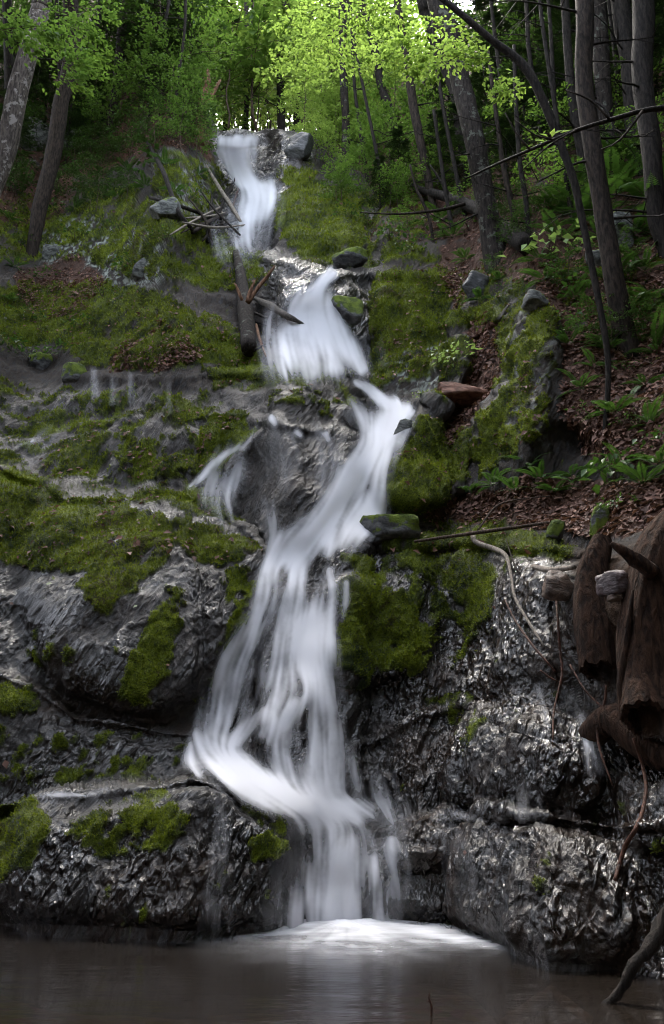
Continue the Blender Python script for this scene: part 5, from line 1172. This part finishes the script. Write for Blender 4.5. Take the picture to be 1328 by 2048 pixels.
for k, pts in enumerate([[(372,436,3),(420,432,4),(456,424,3)],[(362,466,3),(400,448,4),(444,438,3)],[(420,478,3),(436,460,3),(452,440,2)],[(430,400,2),(444,425,3),(452,455,3)],[(395,420,2),(425,450,4),(470,440,3)],[(405,482,4),(430,450,4),(440,415,2)],[(340,470,3),(390,440,5),(450,410,3)],[(380,400,3),(410,440,5),(425,490,4)],[(400,380,2),(430,420,4),(480,470,4)],[(365,445,4),(430,455,5),(490,450,3)]]):
    stick('thin stick tangled in the brush pile', pts, (M_PALEWOOD, M_BARK, M_BARKD)[k % 3], .45 + .03 * k, group=gp, seed=k)
lt, lb_, lp = stick('broken log standing upright in the rocks beside the fan-shaped fall', [(498,700,30),(494,650,32),(488,600,28),(481,550,21),(473,506,15)], M_BARKL, .30, 12, .10, cat='log', name='dead_log')
def sub_stick(parent, base, pts, mat, Y, name='branch', bump=.1):
    p = np.array(pts, float); P3 = np.array([at_depth(x, y, Y) for x, y, w in p]); rad = p[:, 2] / 2 / F * np.linalg.norm(P3 - CAM, axis=1)
    V, fs = tube(P3, rad, 7, bump, 3, sub=3); return part(name, V, fs, mat, parent, base)
Yl = lp[1][1]
sub_stick(lt, lb_, [(496,606,9),(512,580,8),(532,556,7),(549,532,4)], M_ROT, Yl - .1); sub_stick(lt, lb_, [(495,604,9),(501,582,8),(510,560,3)], M_ROT, Yl - .12); sub_stick(lt, lb_, [(484,600,6),(476,580,6),(471,568,3)], M_ROT, Yl)
stick('grey weathered driftwood plank lying beside the fan-shaped fall', [(508,596,8),(540,612,15),(575,632,14),(612,651,4)], M_DRIFT2, .25, 6, .25, cat='driftwood', name='driftwood_plank')
stick('dark stick under the driftwood plank', [(505,624,5),(545,640,6),(586,654,4)], M_BARKD, .2)
stick('lower dark stick behind the broken log', [(505,642,4),(540,652,5),(572,662,3)], M_BARKD, .2)
stick('short stick with orange broken end leaning at the log foot', [(512,650,6),(520,680,6),(532,712,4)], M_ROT, .25)
stick('small twig poking from the log foot', [(510,700,5),(530,690,5),(546,684,3)], M_BARKD, .25)
stick('crooked twig lying across the zigzag fall', [(690,838,3),(705,856,3),(725,860,2)], M_BARKD, .2); stick('thin horizontal twig above the crooked twig', [(690,820,2),(720,816,3),(755,820,2)], M_BARKD, .22)
lo = stick('fallen dead tree leaning across the right bank', [(1056,492,36),(1000,452,30),(950,416,24),(900,396,20),(842,380,14),(824,370,8)], M_BARKD, .35, 10, .12, cat='log', name='fallen_tree')
sub_stick(lo[0], lo[1], [(930,408,8),(880,420,6),(800,428,4),(720,425,2)], M_BARK, lo[2][2][1] - .1); sub_stick(lo[0], lo[1], [(900,396,7),(880,360,5),(860,330,3)], M_BARKD, lo[2][3][1] - .1)
br = stick('long bare branch reaching in from the right edge', [(1330,215,10),(1285,222,9),(1220,240,8),(1150,262,7),(1060,300,6),(990,330,5),(930,358,3)], M_BARKD, Y=8.6, cat='branch', name='bare_branch')
for pts in ([(1220,240,5),(1180,200,4),(1130,180,2)], [(1150,262,4),(1100,290,3),(1040,345,2)], [(1060,300,4),(1030,262,3),(1010,225,2)], [(1285,222,5),(1240,280,4),(1200,300,2)], [(1110,280,3),(1070,270,3),(1030,240,2)]): sub_stick(br[0], br[1], pts, M_BARK, 8.55, 'twig')
stick('long straight stick lying on the leaf litter', [(828,1083,5),(950,1066,8),(1098,1045,6)], M_TWIG, .12, group=None)
stick('thin bent stick rising from the leaf litter', [(955,1062,4),(990,1015,4),(1030,1000,3),(1100,992,2)], M_TWIG, .15)
stick('pale crooked root hanging over the right wet wall', [(945,1066,9),(952,1084,11),(990,1098,10),(1012,1112,9),(1022,1150,6),(1030,1195,6),(1058,1245,6),(1088,1292,4)], M_PALEWOOD, .10, cat='root', name='hanging_root')
stick('reddish twig trailing down the right wet wall', [(1010,1200,3),(1030,1240,4),(1065,1290,5),(1095,1325,4),(1112,1345,3)], M_TWIGR, .12)
stick('long thin twig hanging beside the hollow log', [(1112,1190,4),(1116,1240,5),(1120,1300,5),(1124,1350,5),(1108,1420,4),(1106,1480,3)], M_TWIGR, .15)
stick('thin twig slanting across the foot of the hollow log', [(1140,1330,4),(1170,1380,4),(1210,1420,4)], M_TWIGR, .2); stick('short twig crossing the slanting twigs', [(1080,1340,3),(1100,1355,4),(1120,1365,3)], M_TWIGR, .2)
stick('thin dark twig below the hollow log', [(1212,1370,4),(1210,1400,5),(1195,1450,5),(1200,1500,4),(1225,1570,3)], M_TWIGR, .22)
stick('orange-brown root climbing the lower right ledge', [(1266,1476,4),(1283,1525,6),(1292,1570,7),(1286,1618,7),(1270,1660,8),(1252,1690,9),(1240,1725,8),(1230,1760,7)], M_TWIGR, .08, cat='root', name='exposed_root')
stick('pale broken stick end left of the driftwood', [(1066,1133,10),(1100,1140,12),(1150,1134,10)], M_PALEWOOD, .2)
stick('thin grey twig leaning on the wall crest', [(1012,1078,2),(1022,1110,3),(1036,1145,3)], M_BARK, .12)
# hollow driftwood logs at the right
def hollow_log(label, pts, mat, off, seed, hollow=.6):
    """weathered log lying down the bank: pts (x, y, width) from the buried end to the open end"""
    p = np.array(pts, float); D = dist_at(p[:, 0], p[:, 1]); D = np.linspace(np.median(D) + .25, D.min() - off, len(p))
    P3 = CAM + ray(p[:, 0], p[:, 1]) * D[:, None]; rad = p[:, 2] / 2 / F * D; base = P3[-1]
    t = thing('driftwood_log', label, 'log', base); ns, sub = 72, 12; n = (len(p) - 1) * sub + 1
    an = np.linspace(0, 2 * math.pi, ns, endpoint=False); k = np.linspace(0, 1, n)
    A_, K_ = np.meshgrid(an, k)
    flute = 0.05 * np.sin(2 * A_ + seed) + 0.035 * np.sin(5 * A_ - K_ + seed) + 0.10 * noise3(np.stack([np.cos(A_) * 1.2, np.sin(A_) * 1.2, K_ * 2 + seed], -1)) + 0.05 * noise3(np.stack([np.cos(A_) * 8, np.sin(A_) * 8, K_ * 1.5 + seed], -1)) + 0.03 * noise3(np.stack([np.cos(A_) * 20, np.sin(A_) * 20, K_ * 3 + seed], -1))
    V, fs = tube(P3, rad, ns, 0, seed, cap=False, sub=sub); ctr = V.reshape(n, ns, 3).mean(1, keepdims=True)
    Vo = ctr + (V.reshape(n, ns, 3) - ctr) * (1 + flute)[..., None]
    ax_ = unit(P3[-1] - P3[-2]); rag = noise3(np.stack([np.cos(an) * 2, np.sin(an) * 2, 0 * an + seed], -1)) * 0.02 + noise3(np.stack([np.cos(an) * 7, np.sin(an) * 7, 0 * an + seed], -1)) * 0.05
    Vo = Vo + (sstep(.7, 1, k)[:, None] * rag[None])[..., None] * ax_
    Vi = ctr + (Vo - ctr) * hollow
    part('shell', Vo.reshape(-1, 3), fs, mat, t, base); part('hollow', Vi.reshape(-1, 3), [f[:, ::-1] for f in fs], M_HOLLOW, t, base)
    a = np.arange(ns); b_ = np.roll(a, -1); part('rim', np.concatenate([Vo[-1], Vi[-1]]), np.stack([a, b_, b_ + ns, a + ns], -1), mat, t, base)
    return t, base, P3
h1 = hollow_log('brown hollow driftwood log, the slimmer of the two', [(1205,1080,40),(1186,1150,66),(1190,1240,80),(1200,1340,78)], M_DRIFT, .05, 3)
h2 = hollow_log('big brown driftwood trunk at the right edge with black hollow end', [(1410,1020,90),(1345,1110,130),(1312,1250,130),(1300,1370,112),(1296,1440,100)], M_DRIFT, .08, 9, .74)
sub_stick(h2[0], h2[1], [(1222,1086,8),(1240,1098,20),(1270,1118,28),(1310,1150,34)], M_DRIFT, h2[2][2][1] - .18, 'branch_stub', .25); 
sub_stick(h2[0], h2[1], [(1244,1440,10),(1244,1360,20),(1254,1270,14),(1266,1180,6)], M_DRIFT, h2[2][3][1] - .05, 'root_rib', .25)
stick('rotten log lying at the foot of the hollow driftwood', [(1180,1470,50),(1230,1440,60),(1300,1500,60),(1360,1520,50)], M_DRIFT, .1, 12, .15, cat='log', name='driftwood_log')
# pool
stick('dark wet root rising out of the pool at the lower right corner', [(1175,2080,10),(1205,2020,12),(1242,1980,15),(1268,1930,18),(1305,1885,24),(1335,1830,30),(1380,1760,40)], M_BARKD, Y=4.7, cat='root', name='foreground_root', bump=.5, sides=16)
fk_ = stick('forked stick lying under the water of the pool', [(1010,2050,22),(1090,1995,22),(1130,1965,20),(1165,1920,14)], M_PALEWOOD, z=-.10, cat='branch', name='sunken_branch')
pp = np.array([(1105,1985,20),(1150,2020,18),(1200,2055,16)], float); d = ray(pp[:, 0], pp[:, 1]); P3 = CAM + d * ((-.10 - CAM[2]) / d[:, 2])[:, None]
V, fs = tube(P3, pp[:, 2] / 2 / F * np.linalg.norm(P3 - CAM, axis=1), 7, .1, sub=3); part('branch', V, fs, M_PALEWOOD, fk_[0], fk_[1])
tw0 = CAM + ray(861, 2030) * (-CAM[2] / ray(861, 2030)[2])
tw = thing('twig', 'tiny reddish twig sticking up out of the pool', 'twig', tw0)
part('stem', *tube(np.array([tw0 - [0, 0, .05], at_depth(863, 2012, tw0[1]), at_depth(858, 1996, tw0[1]), at_depth(859, 1986, tw0[1])]), [.006, .006, .004, .001], 6), M_TWIGR, tw, tw0)
part('side_shoot', *tube(np.array([at_depth(863, 2008, tw0[1]), at_depth(856, 2001, tw0[1]), at_depth(853, 2003, tw0[1])]), [.004, .003, .001], 5), M_TWIGR, tw, tw0)

# ------------------------------------------------------------------ leaf litter
def litter():
    rg = np.random.default_rng(91); n = 26000
    w = (np.clip(A_dirt[NF:-NBK], 0, 1) ** 2 + 0.05 * (A_moss[NF:-NBK] > .5)) * (PX > -40) * (PX < 1370) * (PY > 180) * (PY < 1130)
    w = w * (1 + 2.0 * (PY > 560)) * RG ** 0.7 * (0.35 + sstep(-.35, .45, fbm(GROUND / 0.7 + 12, 3)) * 1.4)
    cw = np.cumsum(w.ravel()); k = np.searchsorted(cw, rg.random(n) * cw[-1]); k = np.minimum(k, cw.size - 1)
    p = GROUND.reshape(-1, 3)[k]; nn = unit(grid_normals(GROUND).reshape(-1, 3)[k] + [0, 0, .4]) ; p = p + nn * 0.015
    d = np.cross(nn, rg.normal(size=(n, 3))); d = unit(d) + nn * rg.normal(0, .22, (n, 1))
    V, F_ = leaves(p, d, nn + rg.normal(0, .35, (n, 3)), 0.035 + 0.075 * rg.random(n) ** 1.5, .6, fold=.16)
    o = link('leaf_litter', mesh_from('leaf_litter', V, F_, smooth=False, attrs=dict(tone=np.repeat(rg.random(n) ** 1.3, 4))), M_DEADLEAF)
    tag(o, 'reddish-brown fallen leaves strewn over the banks', 'leaf litter', None, 'stuff')
litter()
for k, (x, y, L, lb, m) in enumerate([(92,1168,.075,'pale fallen leaf on the wet slab beside the left edge',M_PALELEAF),(108,1160,.05,'smaller pale leaf touching another on the wet left slab',M_PALELEAF),(275,1210,.05,'greenish pale leaf stuck on the slab left of the main fall',M_PALELEAF),(20,1205,.06,'rusty fallen twig-like leaf on the wet left slab',M_DEADLEAF),(270,1080,.05,'small brown leaf on the moss of the left slab',M_DEADLEAF),(340,1330,.04,'tiny red leaf on the wet slab by the dark moss stripe',M_DEADLEAF),(10,1520,.09,'rust-red leaf clump at the left edge above the pool',M_DEADLEAF),(1040,1128,.05,'pale leaf hanging on the crest of the right wet wall',M_PALELEAF),(992,1218,.05,'orange fallen leaf on the right wet wall',M_DEADLEAF),(930,1700,.04,'small brown leaf on the lower right ledge',M_DEADLEAF)]):
    b = at(x, y, .035); rg = np.random.default_rng(k); d = np.array([[math.cos(k * 1.9), -.35, math.sin(k * 1.9)]])
    o = link('fallen_leaf', leaf_mesh('fallen_leaf', np.zeros((1, 3)), d, np.array([[0, -.8, .6]]), [L], .7, k, .12), m); o.location = b; tag(o, lb, 'leaf', 'single fallen leaves on the rock')

# ------------------------------------------------------------------ fuzz of moss shoots on the cushions
def moss_shoots(n=110000):
    rg = np.random.default_rng(17)
    w = moss_f ** 2 * (PX > -30) * (PX < 1360) * (PY > 330)
    cw = np.cumsum(w.ravel()); k = np.minimum(np.searchsorted(cw, rg.random(n) * cw[-1]), cw.size - 1)
    p = GROUND.reshape(-1, 3)[k] + rg.normal(0, .006, (n, 3)); nn = unit(grid_normals(GROUND).reshape(-1, 3)[k] + [0, 0, .5]); L = (0.0022 * RG.reshape(-1)[k] * (.6 + .9 * rg.random(n)))[:, None]
    d_ = unit(nn + rg.normal(0, .45, (n, 3))); sd2 = unit(np.cross(d_, rg.normal(size=(n, 3)))) * L * .28
    V = np.stack([p - sd2 - nn * .004, p + sd2 - nn * .004, p + d_ * L], 1).reshape(-1, 3); F_ = np.arange(3 * n).reshape(-1, 3)
    tn = A_tint[NF:-NBK].reshape(-1)[k] * .85 + .3 * rg.random(n) - .1 + .25 * fbm(p / .35 + 9, 2)
    o = link('moss', mesh_from('moss', V, F_, smooth=False, attrs=dict(tone=np.repeat(np.clip(tn, 0, 1), 3))), mat_leaf('moss_shoot', (0.018, 0.031, 0.004), (0.23, 0.285, 0.016), .25, .8))
    tag(o, 'fine green moss shoots covering the wet rock ledges', 'moss', None, 'stuff')
moss_shoots()
